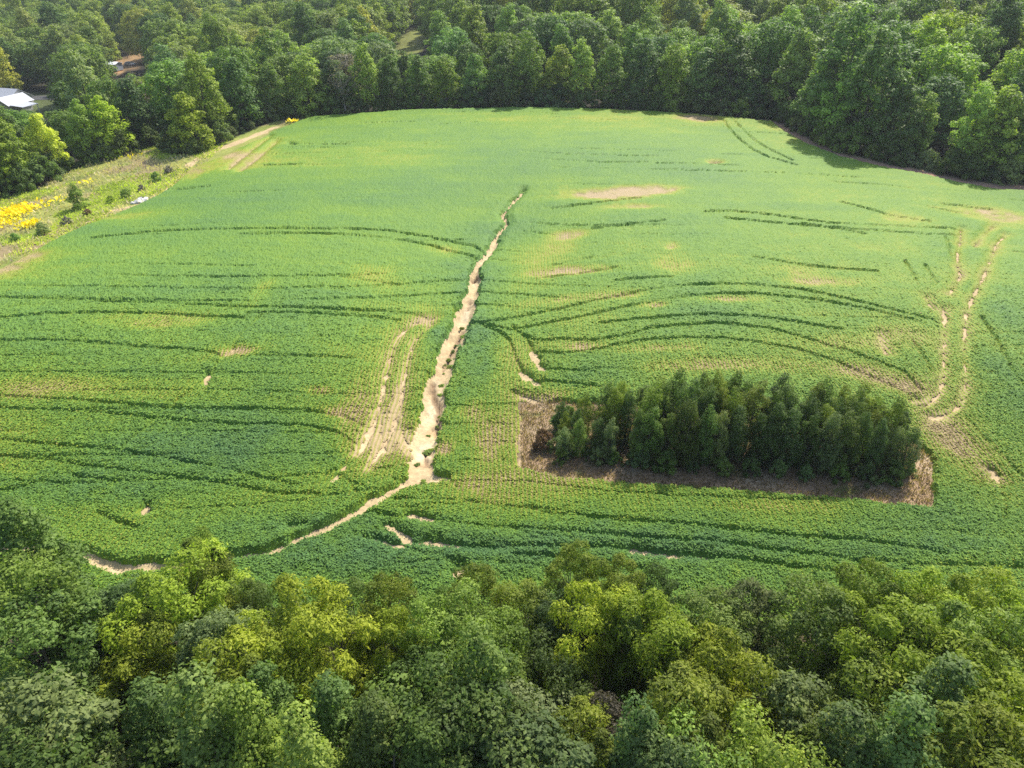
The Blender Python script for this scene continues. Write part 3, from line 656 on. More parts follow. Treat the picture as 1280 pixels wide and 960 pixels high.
# ---------------------------------------------------------------- the belt of trees along the bottom of the field
def at_height(px, py, z):
    dx, v = px - 640.0, 480.0 - py
    d = np.array([dx, FPX * CP + v * SP, v * CP - FPX * SP])
    t = (z - CAM_Z) / d[2]
    return d[0] * t, d[1] * t
NEAR = [  # px, py of the crown, kind, colour, height of the top above the camera's ground level
    (20, 648, 'gum', 'mid', 13.2, 1.35), (8, 735, 'round', 'bright', 12, 1.1), (28, 790, 'round', 'mid', 11.5, 1.15), (96, 752, 'round', 'bright', 7.5, .85), (118, 765, 'gum', 'mid', 9.5, 1), (161, 705, 'gum', 'bright', 8, .8), (70, 765, 'gum', 'mid', 10, 1), (162, 745, 'pale', 'blue', 9, .9), (248, 678, 'willow', 'olive', 8, .75), (222, 735, 'willow', 'willow', 10, 1.15), (262, 712, 'willow', 'olive', 9, .9), (180, 780, 'willow', 'willow', 10.5, .95), (222, 800, 'willow', 'olive', 10.5, .95), (270, 790, 'pale', 'pale', 10, .85), (305, 735, 'round', 'mid', 8.5, .85), (298, 830, 'willow', 'willow', 11, .85), (30, 905, 'pale', 'pale', 12.5, 1.1), (85, 850, 'round', 'dark', 9, 1.1), (185, 870, 'gum', 'mid', 12, 1.15), (125, 910, 'gum', 'mid', 12, 1.1), (255, 900, 'gum', 'mid', 12.5, 1.1), (310, 905, 'gum', 'bright', 12, .9), (75, 950, 'pale', 'mid', 12, 1),
    (345, 742, 'round', 'mid', 8.5, .85), (405, 765, 'willow', 'willow', 10.8, 1.0), (352, 795, 'willow', 'willow', 10, .95), (300, 780, 'round', 'dark', 8.5, .8), (484, 735, 'round', 'olive', 9, .85), (488, 790, 'willow', 'willow', 9.5, .8), (440, 745, 'round', 'mid', 7, .8), (540, 775, 'round', 'bright', 10, .85), (583, 770, 'willow', 'bright', 10.5, .9), (618, 795, 'round', 'bright', 10, .9), (466, 822, 'gum', 'bright', 11.5, 1.0), (412, 865, 'gum', 'mid', 12, 1.0), (380, 930, 'gum', 'bright', 12.5, 1.0), (470, 900, 'gum', 'mid', 12, 1.0), (560, 865, 'round', 'mid', 12, 1.2), (602, 845, 'gum', 'mid', 11.5, 1), (335, 865, 'gum', 'mid', 11, .9), (440, 950, 'gum', 'mid', 12.5, 1), (535, 930, 'gum', 'mid', 12, 1), (598, 925, 'round', 'mid', 12, 1.05), (595, 728, 'round', 'olive', 8.5, .8), (560, 740, 'round', 'mid', 7.5, .8), (635, 850, 'round', 'bright', 9.5, .7), (515, 840, 'round', 'mid', 10.5, .9), (520, 750, 'gum', 'mid', 7.5, .8),
    (655, 738, 'round', 'olive', 9.5, 1), (700, 765, 'round', 'dark', 9, .9), (725, 712, 'willow', 'olive', 9, .85), (785, 715, 'willow', 'olive', 9, .85), (768, 742, 'willow', 'willow', 10, .9), (735, 765, 'willow', 'willow', 10, .85), (762, 805, 'willow', 'willow', 11, 1.2), (825, 762, 'willow', 'willow', 10.5, 1.05), (822, 722, 'round', 'dark', 8, .75), (790, 768, 'pale', 'bright', 10.2, .6), (890, 755, 'round', 'mid', 10, 1.05), (935, 745, 'pale', 'pale', 9, .9), (915, 815, 'willow', 'willow', 11, 1), (908, 860, 'gum', 'blue', 11.5, 1.05), (858, 890, 'willow', 'olive', 11, .9), (800, 900, 'gum', 'blue', 12.5, .95), (755, 885, 'pale', 'purple', 9.5, .8), (730, 915, 'willow', 'olive', 10, .8), (668, 875, 'pale', 'pale', 11, 1), (655, 935, 'pale', 'blue', 12, 1.1), (715, 950, 'pale', 'blue', 12, .9), (885, 950, 'round', 'bright', 11.5, .9), (845, 945, 'pale', 'blue', 11.5, .8), (860, 820, 'willow', 'olive', 9.5, .75), (690, 820, 'round', 'dark', 9.5, .9),
    (1025, 750, 'round', 'mid', 10.5, 1.1), (1085, 735, 'willow', 'olive', 9.5, .95), (985, 770, 'pale', 'pale', 9, .95), (1125, 752, 'round', 'dark', 8.5, .75), (1165, 742, 'willow', 'willow', 10, .95), (1222, 745, 'willow', 'willow', 10, .95), (1268, 765, 'willow', 'willow', 10.5, .9), (1105, 790, 'willow', 'willow', 11, 1.05), (1150, 808, 'willow', 'willow', 11, 1.0), (1050, 820, 'round', 'mid', 11, 1.15), (1112, 850, 'willow', 'olive', 11.5, 1), (1175, 865, 'gum', 'blue', 12, 1.1), (1215, 795, 'willow', 'bright', 10.5, .95), (1235, 860, 'willow', 'willow', 11.5, 1.1), (1275, 905, 'willow', 'willow', 12, 1.1), (1272, 815, 'willow', 'willow', 10.5, 1.1), (1255, 800, 'round', 'mid', 9, 1), (995, 855, 'pale', 'pale', 11, 1.1), (975, 935, 'round', 'bright', 12, .9), (1060, 905, 'gum', 'blue', 12, 1.1), (1120, 930, 'gum', 'blue', 12.2, 1.1), (1200, 935, 'willow', 'olive', 12, 1.1), (1275, 970, 'willow', 'olive', 12.5, 1), (960, 800, 'pale', 'mid', 9.5, 1), (1010, 960, 'pale', 'mid', 12, 1)]
FORM = dict(willow='feathery young tree', gum='conical broadleaf tree', round='rounded broadleaf tree', pale='large-leaved tree')
rows = {'beside the crop in the near belt': [], 'in the middle of the near belt': [], 'at the bottom of the near belt': []}
for nk, (px, py, kind, colour, top, wide) in enumerate(NEAR):
    if nk % 7 == 5: continue
    x, y = at_height(px, py + 6, top - 1.2)
    y = min(y, 33.5)
    g = float(height(x, y)); top *= random.uniform(.92, 1.1) * (1.05 if kind == 'gum' else 1)
    o = plant_tree(kind, x, y, top - g, colour, {'willow': 'willow_tree', 'gum': 'sweetgum_tree', 'round': 'broadleaf_tree', 'pale': 'sycamore_tree'}[kind], wide=wide * (1.0 if kind != 'gum' else .95), gain={'willow': 1.2, 'gum': 1.18, 'round': 1.18, 'pale': 1.0}[kind])
    o['_f'] = FORM[kind]
    rows['beside the crop in the near belt' if py < 770 else 'in the middle of the near belt' if py < 880 else 'at the bottom of the near belt'].append(o)
for w_, l in rows.items():
    label_row(l, lambda o: o['_f'], w_, 'trees in the near belt')
# low undergrowth between the near trunks
ug = []
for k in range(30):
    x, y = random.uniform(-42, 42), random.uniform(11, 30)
    o = plant_tree('shrub', x, y, random.uniform(2.6, 4.6), 'dark', 'shrub', gain=.7)  # gain darkens the leaves so gaps between crowns look shaded
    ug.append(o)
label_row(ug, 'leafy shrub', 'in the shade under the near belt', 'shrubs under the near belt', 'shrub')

# ---------------------------------------------------------------- the tree island in the field
isl_trees = [[], [], []]
front = [(690, 570), (1146, 598)]
IT = [(676, 560, 500), (700, 520, 0)]
for r_, (y_off, n_) in enumerate([(1.5, 21), (3.4, 21), (5.3, 19)]):
    for k in range(n_):
        f = (k + 0.5 + random.uniform(-.25, .25)) / n_
        px = 692 + (1143 - 692) * f; py = 583 + (606 - 583) * f
        x, y = ground_at(px, py)
        y += y_off + random.uniform(-.4, .4); x += (0.12 * y_off) + random.uniform(-.2, .2)
        prof = np.interp(px, [690, 720, 760, 800, 860, 950, 1000, 1060, 1110, 1143], [3.8, 5.2, 6.4, 7.4, 8.0, 7.8, 7.6, 7.4, 7.0, 6.2])
        h = prof * random.uniform(.78, 1.03) * (.91 if r_ else .82)
        c = random.choice(['young', 'dark', 'mid', 'young', 'olive', 'olive']) if r_ else random.choice(['dark', 'mid', 'young', 'dark', 'pale'])
        o = plant_tree('slender', x, y, h, c, 'young_tree', wide=random.uniform(.82, 1.08), gain=1.4)
        isl_trees[r_].append(o)
for l, w_ in zip(isl_trees, ['in the front row of the field island', 'in the middle row of the field island', 'in the back row of the field island']):
    label_row(l, 'slender young tree', w_, 'trees of the island in the field')
fs = []
for px_, py_ in [(688, 572), (702, 566), (716, 574), (735, 580), (752, 584), (770, 588), (800, 592), (835, 596), (868, 597), (905, 598), (940, 601), (975, 604), (1010, 606), (1050, 608), (1085, 610), (1118, 610), (1140, 603), (698, 545), (712, 535), (730, 530)]:
    x, y = ground_at(px_, py_); fs.append(plant_tree('shrub', x, y + .9, random.uniform(1.2, 2.3), random.choice(['dark', 'mid', 'pale', 'mid', 'blue']), 'shrub', wide=random.uniform(.6, .9), gain=1.3))
label_row(fs, 'leafy shrub', 'around the foot of the tree island', 'shrubs of the tree island', 'shrub')
x, y = ground_at(678, 560)
o = plant_tree('shrub', x, y, 2.2, 'brown', 'shrub', wide=.8)
tag(o, 'rusty brown half-dead shrub at the end of the tree island', 'shrub')
x, y = ground_at(700, 578)
o = plant_tree('shrub', x, y, 1.6, 'bright', 'shrub', wide=.7)
tag(o, 'small bright green shrub in dead grass by the tree island', 'shrub')

# ---------------------------------------------------------------- woods round the field
def resample(line, step):
    P = np.array([(p[0], p[1]) for p in line]); seg = np.hypot(*np.diff(P, axis=0).T); cum = np.concatenate([[0], np.cumsum(seg)])
    s = np.arange(step * .5, cum[-1], step)
    x = np.interp(s, cum, P[:, 0]); y = np.interp(s, cum, P[:, 1])
    xe = np.interp(s + .5, cum, P[:, 0]) - np.interp(s - .5, cum, P[:, 0]); ye = np.interp(s + .5, cum, P[:, 1]) - np.interp(s - .5, cum, P[:, 1])
    L_ = np.hypot(xe, ye) + 1e-6
    return x, y, -ye / L_, xe / L_      # normal to the left of travel (into the woods when the line runs left to right)
def clear(x, y, m=1.15):
    for (cx, cy_, a, b) in CLEARINGS:
        if ((x - cx) / (a * m)) ** 2 + ((y - cy_) / (b * m)) ** 2 < 1: return False
    return True
pts = []
lx, ly, nx, ny = resample(FOREST_LINE, 6.2)
for i in range(len(lx)):
    of = 5.6 if lx[i] > 45 else 3.8
    x, y = lx[i] + nx[i] * of + random.uniform(-1, 1), ly[i] + ny[i] * of + random.uniform(-.6, .6)
    if clear(x, y): pts.append((x, y, 'front'))
cand = []
fpoly = FOREST_POLY
def sample_forest(n, y0, y1, dmin0, have):
    grid = {}
    cell = 12.0
    for p in have: grid.setdefault((int(p[0] // cell), int(p[1] // cell)), []).append(p)
    res = []
    ys = y0 + (y1 - y0) * rng.random(n) ** 1.3
    half = 0.80 * (ys * CP + 42 * SP) + 12
    xs = (rng.random(n) * 2 - 1) * half
    ok = in_poly(xs, ys, fpoly) & (sdf_pts(xs, ys) > 6.0)
    for x, y, k in zip(xs, ys, ok):
        if not k or not clear(x, y): continue
        dm = dmin0 * (1 + max(0, y - 250) / 900)
        ci, cj = int(x // cell), int(y // cell)
        bad = False
        for a in (-1, 0, 1):
            for b in (-1, 0, 1):
                for p in grid.get((ci + a, cj + b), ()):
                    if (p[0] - x) ** 2 + (p[1] - y) ** 2 < dm * dm: bad = True; break
                if bad: break
            if bad: break
        if bad: continue
        p = (x, y, 'deep'); res.append(p); grid.setdefault((ci, cj), []).append(p)
    return res
def sdf_pts(x, y):
    X = np.asarray(x)[None, :]; Y = np.asarray(y)[None, :]
    out = np.full(X.shape, 99.0)
    for (x1, y1, *_), (x2, y2, *_) in zip(FOREST_LINE[:-1], FOREST_LINE[1:]):
        ex, ey = x2 - x1, y2 - y1
        t = np.clip(((X - x1) * ex + (Y - y1) * ey) / (ex * ex + ey * ey + 1e-9), 0, 1)
        out = np.minimum(out, np.hypot(X - x1 - t * ex, Y - y1 - t * ey))
    return out[0]
deep = sample_forest(16000, 85, 900, 8.3, pts)
allp = pts + deep
fx = np.array([p[0] for p in allp]); fy = np.array([p[1] for p in allp]); fz = height(fx, fy)
qx, qy = to_px(fx, fy, fz + 15)
inview = (qx > -70) & (qx < 1350) & (qy > -60)
dist = np.hypot(fx, fy)
line_d = sdf_pts(fx, fy)
score = dist + np.where(line_d < 9, -60, 0) + np.where(inview, 0, 900)
order = np.argsort(score)
N_SINGLE = 165
single = set(order[:N_SINGLE].tolist())
# ground seen between the trees in the photograph: whatever stands before it is low
WINDOWS = [(-20, 56, 137, math.hypot(HOUSE_C[0], HOUSE_C[1])), (121, 175, 95, math.hypot(YARD[0], YARD[1]) - 4), (488, 534, 66, math.hypot(MEADOW_GAP[0][0], MEADOW_GAP[0][1]))]
def cap_height(x, y, z, h, r):
    for x0, x1, yb, dd in WINDOWS:
        if math.hypot(x, y) > dd: continue
        u, v = to_px(x, y, z + h); dpt = float(depth_of(x, y, z + h)); ru = r * FPX / dpt
        if u + ru < x0 or u - ru > x1: continue
        while h > 2 and to_px(x, y, z + h)[1] < yb: h -= .5
    return h
# trees whose colour stands out in the photograph
SPECIAL = [(75, 80, 'yellow', 1.15), (80, 125, 'bright', 1), (862, 62, 'olive', 1.15), (60, 190, 'yellow', 1), (30, 165, 'olive', 1), (100, 195, 'willow', 1), (255, 100, 'olive', 1), (215, 90, 'willow', 1), (300, 70, 'olive', .9), (1080, 45, 'yellow', 1), (1160, 60, 'willow', 1.05), (1190, 30, 'willow', 1.1), (1040, 95, 'mid', 1.2), (1110, 110, 'dark', 1.1), (1090, 100, 'bright', .9), (1170, 90, 'bright', .9), (1215, 90, 'bright', 1.1), (1260, 130, 'olive', 1.15), (690, 70, 'olive', .9), (715, 90, 'bright', .9), (910, 50, 'dark', 1.2), (805, 60, 'dark', 1.1), (390, 70, 'bright', 1.05), (545, 70, 'mid', 1.1), (440, 95, 'grey', .8), (340, 60, 'mid', 1), (250, 160, 'mid', .8), (270, 150, 'bright', .7), (20, 215, 'willow', .7), (130, 150, 'mid', 1.1), (160, 170, 'dark', 1), (125, 60, 'dark', .8), (185, 55, 'bright', .9), (235, 45, 'bright', 1), (960, 130, 'blue', .6), (760, 110, 'mid', .8)]
want = {}
for sx, sy, c, hs in SPECIAL:
    idx = [i for i in single if i not in want]
    k = min(idx, key=lambda i: (qx[i] - sx) ** 2 + 1.6 * (qy[i] - sy) ** 2)
    want[k] = (c, hs)
groups = {}
far_pts = []
for i, (x, y, kd) in enumerate(allp):
    if i not in single:
        if y > 60 and cap_height(x, y, float(fz[i]), 17, 4) > 16.5: far_pts.append((x, y, float(fz[i])))
        continue
    nz = float(fbm(np.array([x]), np.array([y]), 30, 81, 2)[0])
    kind = ('oak' if kd == 'front' else 'domed') if random.random() < .68 else 'poplar'
    h = random.uniform(13, 18) if kind != 'poplar' else random.uniform(15, 20)
    if kd == 'front': h *= random.uniform(.78, 1.0)
    h *= 1.12 if x > RIGHT_WOODS[0][0] - 4 else .92
    h *= 1 + .25 * nz
    c = random.choices(['mid', 'dark', 'bright', 'blue', 'olive', 'pale'], [5, 4, 2.5, 1.2, 1.2, .5])[0]
    if i in want: c, hs = want[i]; h *= hs
    h = cap_height(x, y, float(fz[i]), h, 3.5)
    if h < 5: continue
    o = plant_tree(kind, x, y, h, c, 'poplar_tree' if kind == 'poplar' else 'oak_tree', wide=random.uniform(1.0, 1.32), gain=1.8)
    o['_f'] = 'tall oval tree' if kind == 'poplar' else 'spreading tree'
    side = 'left woods' if x < LEFT_WOODS[-1][0] else 'crest woods' if x < RIGHT_WOODS[0][0] + 2 else 'right woods'
    rw_ = 'front row' if kd == 'front' else 'second row' if line_d[i] < 13 else 'third row' if line_d[i] < 21 else 'inner part'
    groups.setdefault((rw_, side), []).append(o)
for (rw_, side), l in groups.items():
    label_row(l, lambda o: o['_f'], 'in the ' + rw_ + ' of the ' + side, 'trees of the ' + side)
# shrubs and saplings along the foot of the woods
sh = {}
sx_, sy_, snx, sny = resample(FOREST_LINE, 3.4)
for i in range(len(sx_)):
    x, y = sx_[i] + snx[i] * 1.0 + random.uniform(-.8, .8), sy_[i] + sny[i] * 1.0 + random.uniform(-.5, .5)
    u, v = to_px(x, y, float(height(x, y)))
    if not (-40 < u < 1320): continue
    o = plant_tree('shrub', x, y, random.uniform(2.0, 5.2), random.choice(['dark', 'mid', 'mid', 'bright', 'blue', 'pale']), 'shrub', wide=random.uniform(.8, 1.1))
    side = 'along the woods left of the field' if x < LEFT_WOODS[-1][0] else 'along the woods behind the crest' if x < RIGHT_WOODS[0][0] + 2 else 'along the woods right of the field'
    sh.setdefault(side, []).append(o)
for side, l in sh.items(): label_row(l, 'leafy shrub', side, 'shrubs at the edge of the woods', 'shrub')
# standing dead trees
for px, py, lab in [(432, 140, 'grey bare dead tree standing before the far woods'), (158, 76, 'brownish dying tree beside the dirt yard')]:
    x, y = ground_at(px, py, 0, 168)
    o = plant_tree('dead', x, y, 13, 'grey', 'dead_tree'); tag(o, lab, 'dead tree')

# far woods: one mass, instanced over points
src = bpy.data.collections.new('far_wood_sources')
for i, t in enumerate(T['domed'] + T['oak'][:1] + T['poplar'][:1]):
    me = t['crown'].copy(); me.materials.clear(); me.materials.append(M_FARLEAF)
    src.objects.link(bpy.data.objects.new('far_crown', me))
fp = np.array(far_pts)
fm = bpy.data.meshes.new('far_woods')
fm.vertices.add(len(fp)); fm.vertices.foreach_set('co', fp.astype(np.float32).ravel()); fm.update()
far = link('far_woods', fm)
tag(far, 'far wooded hills of mixed green trees beyond the field', 'woods', kind='stuff')
ng = bpy.data.node_groups.new('far_woods', 'GeometryNodeTree')
ng.interface.new_socket('Geometry', in_out='INPUT', socket_type='NodeSocketGeometry'); ng.interface.new_socket('Geometry', in_out='OUTPUT', socket_type='NodeSocketGeometry')
gi = ng.nodes.new('NodeGroupInput'); go = ng.nodes.new('NodeGroupOutput')
ip = ng.nodes.new('GeometryNodeInstanceOnPoints'); ci_ = ng.nodes.new('GeometryNodeCollectionInfo')
ci_.inputs['Collection'].default_value = src; ci_.inputs['Separate Children'].default_value = True; ci_.inputs['Reset Children'].default_value = True
ip.inputs['Pick Instance'].default_value = True
rr_ = ng.nodes.new('FunctionNodeRandomValue'); rr_.data_type = 'FLOAT_VECTOR'; rr_.inputs[1].default_value = (0, 0, 6.283)
rs_ = ng.nodes.new('FunctionNodeRandomValue'); rs_.data_type = 'FLOAT_VECTOR'; rs_.inputs[0].default_value = (.9, .9, .78); rs_.inputs[1].default_value = (1.6, 1.6, 1.18); rs_.inputs['Seed'].default_value = 5
ri_ = ng.nodes.new('FunctionNodeRandomValue'); ri_.data_type = 'INT'; ri_.inputs[4].default_value = 0; ri_.inputs[5].default_value = 4; ri_.inputs['Seed'].default_value = 9
Lk = ng.links.new
Lk(gi.outputs[0], ip.inputs['Points']); Lk(ci_.outputs[0], ip.inputs['Instance']); Lk(rr_.outputs[0], ip.inputs['Rotation']); Lk(rs_.outputs[0], ip.inputs['Scale']); Lk(ri_.outputs[2], ip.inputs['Instance Index']); Lk(ip.outputs[0], go.inputs[0])
md = far.modifiers.new('far_woods', 'NODES'); md.node_group = ng
print('far trees', len(fp), 'single', len(single))

# ---------------------------------------------------------------- house, shed, car beyond the left woods
def boxm(x0, x1, y0, y1, z0, z1):
    V = [(x, y, z) for z in (z0, z1) for y in (y0, y1) for x in (x0, x1)]
    return V, [(0, 2, 3, 1), (4, 5, 7, 6), (0, 1, 5, 4), (2, 6, 7, 3), (0, 4, 6, 2), (1, 3, 7, 5)]
def solid(name, parts, mat, parent):
    v, f = join(parts)
    return link(name, mesh_from(name, v, f, [mat]), parent)
def slab(p, q, r, t_, th):
    """thin roof panel on four corners"""
    P = np.array([p, q, r, t_], float); n = np.cross(P[1] - P[0], P[3] - P[0]); n /= np.linalg.norm(n)
    if n[2] < 0: n = -n
    V = [tuple(a) for a in P] + [tuple(a + n * th) for a in P]
    return V, [(0, 1, 2, 3), (7, 6, 5, 4), (0, 4, 5, 1), (1, 5, 6, 2), (2, 6, 7, 3), (3, 7, 4, 0)]
M_ROOF = plain('pale_metal_roof', (0.43, 0.44, 0.47), 0.45, .08, 1.5)
M_SIDING = plain('pale_siding', (0.55, 0.54, 0.50), 0.7, .08, 2)
M_GLASS = plain('dark_window', (0.03, 0.035, 0.04), 0.15)
M_DOOR = plain('door_paint', (0.25, 0.12, 0.08), 0.6)
M_WHITE = plain('white_sheet_metal', (0.74, 0.75, 0.77), 0.5, .06, 2)
M_GREYWALL = plain('blue_grey_siding', (0.30, 0.34, 0.40), 0.6, .08, 2)
M_SKIRT = plain('red_clay_skirting', (0.36, 0.17, 0.09), 0.8, .15, 2)
def gable(L, Wd, eave, ridge, cx, cyy, along_x=True):
    o_ = .45
    a, b = L / 2 + o_, Wd / 2 + o_
    lo = eave - o_ * (ridge - eave) / (Wd / 2)
    pts_ = [[(-a, -b, lo), (a, -b, lo), (a, 0, ridge), (-a, 0, ridge)], [(-a, b, lo), (a, b, lo), (a, 0, ridge), (-a, 0, ridge)]]
    if not along_x: pts_ = [[(y, x, z) for x, y, z in p_] for p_ in pts_]
    return [slab(*[(x + cx, y + cyy, z) for x, y, z in p_], .12) for p_ in pts_]
def gable_end(x, w_, eave, ridge, cx, cyy, along_x):
    P = [(x, -w_ / 2, eave), (x, w_ / 2, eave), (x, 0, ridge - .05)]; Q = [(x - .15 * np.sign(x), y, z) for _, y, z in P]
    V = P + Q
    if not along_x: V = [(y, xx, z) for xx, y, z in V]
    V = [(a + cx, b + cyy, c) for a, b, c in V]
    return V, [(0, 1, 2, 2), (5, 4, 3, 3), (0, 3, 4, 1), (1, 4, 5, 2), (2, 5, 3, 0)]
def tri_join(name, parts, mat, parent):
    v, f = join(parts); me = bpy.data.meshes.new(name)
    me.from_pydata([tuple(map(float, a)) for a in v], [], [tuple(dict.fromkeys(q_)) for q_ in f]); me.update(); me.materials.append(mat)
    return link(name, me, parent)
hx, hy = ground_at(10, 134)
hzv = float(height(hx, hy))
house = bpy.data.objects.new('house', None); COL.objects.link(house); house.location = (hx, hy, hzv); house.rotation_euler = (0, 0, math.radians(-16))
tag(house, 'low house with pale grey metal roof among the left trees', 'house')
wall = tri_join('wall', [boxm(-9, 6, -4.5, 4.5, -.5, 3), gable_end(-9, 9, 3, 5.6, 0, 0, True), gable_end(6, 9, 3, 5.6, 0, 0, True)], M_SIDING, house)
wing = tri_join('wall', [boxm(4, 10.5, -8.5, -.5, -.5, 2.8), gable_end(-4, 6.5, 2.8, 4.6, 7.25, -4.5, False)], M_SIDING, house)
roof = solid('roof', gable(15, 9, 3, 5.6, -1.5, 0), M_ROOF, house)
roof2 = solid('roof', gable(8.6, 6.5, 2.8, 4.6, 7.25, -4.2, False), M_ROOF, house)
for k in range(15):
    x_ = -8.7 + k * 1.03
    solid('seam', [slab((x_, -4.8, 2.95), (x_ + .07, -4.8, 2.95), (x_ + .07, -.05, 5.72), (x_, -.05, 5.72), .09)], M_ROOF, roof)
for x_ in (-6.5, -3.5, 1.5):
    w_ = solid('window', [boxm(x_ - .6, x_ + .6, -4.56, -4.45, .9, 2.2)], M_WHITE, house)
    solid('pane', [boxm(x_ - .5, x_ + .5, -4.60, -4.57, 1.0, 2.1)], M_GLASS, w_)
d_ = solid('door', [boxm(-1.4, -.4, -4.57, -4.45, 0, 2.1)], M_DOOR, house)
solid('handle', [boxm(-.55, -.48, -4.64, -4.58, 1.0, 1.1)], M_WHITE, d_)
solid('porch_roof', [slab((10.6, -8.3, 2.7), (15.5, -8.3, 2.4), (15.5, -2.5, 2.4), (10.6, -2.5, 2.7), .1)], M_ROOF, house)
for x_, y_ in ((15.2, -8), (15.2, -2.8)): solid('post', [boxm(x_ - .08, x_ + .08, y_ - .08, y_ + .08, -.6, 2.38)], M_WHITE, house)
# driveway in the shade behind the house
M_ASPH = plain('asphalt', (0.055, 0.055, 0.055), .9, .2, 1)
rl = [(hx - 60, hy + 17), (hx - 25, hy + 15), (hx, hy + 14), (hx + 20, hy + 17), (hx + 34, hy + 24)]
RV, RF = [], []
rx_, ry_, rnx, rny = resample(rl, 3.0)
for i in range(len(rx_)):
    for k_ in range(5):
        o_ = (k_ - 2) * 1.9
        a, b = rx_[i] + rnx[i] * o_, ry_[i] + rny[i] * o_
        RV.append((a, b, float(height(a, b)) + .12 - .02 * abs(k_ - 2)))
    if i:
        for k_ in range(4): RF.append(((i - 1) * 5 + k_, (i - 1) * 5 + k_ + 1, i * 5 + k_ + 1, i * 5 + k_))
road = link('road', mesh_from('road', RV, RF, [M_ASPH])); tag(road, 'shaded asphalt driveway behind the pale-roofed house', 'road', kind='structure')

sx0, sy0 = ground_at(136, 89)
szv = float(height(sx0, sy0))
shed = bpy.data.objects.new('long_shed', None); COL.objects.link(shed); shed.location = (sx0, sy0, szv); shed.rotation_euler = (0, 0, math.radians(-14))
tag(shed, 'long white-roofed shed with blue-grey wall in the dirt yard', 'shed')
solid('wall', [boxm(-5.4, 5.4, -1.9, 1.9, .5, 2.9)], M_GREYWALL, shed)
solid('skirting', [boxm(-5.35, 5.35, -1.85, 1.85, -.6, .5)], M_SKIRT, shed)
solid('roof', [slab((-5.7, -2.2, 2.85), (5.7, -2.2, 2.85), (5.7, 0, 3.5), (-5.7, 0, 3.5), .1), slab((-5.7, 2.2, 2.85), (5.7, 2.2, 2.85), (5.7, 0, 3.5), (-5.7, 0, 3.5), .1)], M_WHITE, shed)
for x_ in (-3.8, -1.2, 3.6):
    w_ = solid('window', [boxm(x_ - .55, x_ + .55, -1.96, -1.86, 1.3, 2.3)], M_WHITE, shed)
    solid('pane', [boxm(x_ - .46, x_ + .46, -2.0, -1.97, 1.38, 2.22)], M_GLASS, w_)
d_ = solid('door', [boxm(.7, 1.6, -1.97, -1.86, .5, 2.5)], M_WHITE, shed)
solid('handle', [boxm(1.42, 1.5, -2.03, -1.98, 1.4, 1.5)], M_GLASS, d_)
solid('step', [boxm(.4, 1.9, -2.9, -1.95, -.5, .4)], M_SKIRT, shed)

cx0, cy0 = ground_at(163, 82)
car = bpy.data.objects.new('parked_car', None); COL.objects.link(car); car.location = (cx0, cy0, float(height(cx0, cy0)) + .02); car.rotation_euler = (0, 0, math.radians(-8))
tag(car, 'silver hatchback car parked in the dirt yard near the shed', 'car')
M_CARP = plain('silver_paint', (0.5, 0.5, 0.52), .3, 0, 1, .5); M_TYRE = plain('tyre_rubber', (0.02, 0.02, 0.02), .9); M_RIM = plain('rim', (.5, .5, .5), .35, 0, 1, .8)
prof_ = [(-2.15, .35), (-2.2, .75), (-1.95, .95), (-1.75, 1.02), (-1.25, 1.45), (.35, 1.48), (1.05, 1.0), (1.95, .85), (2.15, .62), (2.12, .35)]
V_, F_ = [], []
for yy, inset in ((-.86, 0), (.86, 0)):
    for x_, z_ in prof_: V_.append((x_, yy * (0.82 if z_ > 1.2 else 1), z_))
n_ = len(prof_)
F_ = [tuple(range(n_)), tuple(range(2 * n_ - 1, n_ - 1, -1))] + [(i, (i + 1) % n_, n_ + (i + 1) % n_, n_ + i) for i in range(n_)]
me = bpy.data.meshes.new('body'); me.from_pydata(V_, [], F_); me.update(); me.materials.append(M_CARP); body = link('body', me, car)
for sgn in (-1, 1):
    P_ = [(-1.5, sgn * .865, 1.06), (.8, sgn * .865, 1.06), (.3, sgn * .74, 1.40), (-1.18, sgn * .74, 1.38)]
    solid('side_window', [(P_ + [(a, b + sgn * .012, c) for a, b, c in P_], [(0, 1, 2, 3), (7, 6, 5, 4), (0, 4, 5, 1), (1, 5, 6, 2), (2, 6, 7, 3), (3, 7, 4, 0)])], M_GLASS, body)
solid('windscreen', [slab((.98, -.72, 1.06), (.98, .72, 1.06), (.42, .62, 1.45), (.42, -.62, 1.45), .02)], M_GLASS, body)
solid('rear_window', [slab((-1.70, -.72, 1.07), (-1.70, .72, 1.07), (-1.30, .62, 1.42), (-1.30, -.62, 1.42), .02)], M_GLASS, body)
for x_ in (-1.35, 1.35):
    for yy in (-.8, .8):
        v_, f_ = tube([(x_, yy - .11, .32), (x_, yy - .10, .32), (x_, yy + .10, .32), (x_, yy + .11, .32)], [.24, .32, .32, .24], 14)
        wh = solid('wheel', [(v_, f_)], M_TYRE, car)
        v_, f_ = tube([(x_, yy - .125, .32), (x_, yy - .124, .32), (x_, yy + .124, .32), (x_, yy + .125, .32)], [.01, .2, .2, .01], 10)
        solid('rim', [(v_, f_)], M_RIM, wh)
M_LAMP = plain('lamp_glass', (.7, .7, .68), .2)
for yy in (-.6, .6): solid('headlight', [boxm(2.05, 2.17, yy - .18, yy + .18, .62, .76)], M_LAMP, car)
# post by the yard
px_, py_ = ground_at(160, 73)
po = solid('yard_post', [tube([(0, 0, -.5), (0, 0, 3.4)], [.14, .11], 8), tube([(0, 0, 3.39), (0, 0, 3.46)], [.11, .01], 8)], plain('weathered_wood', (.10, .075, .055), .9, .3, 4), None)
po.location = (px_, py_, float(height(px_, py_))); tag(po, 'dark wooden post at the back of the dirt yard', 'post')

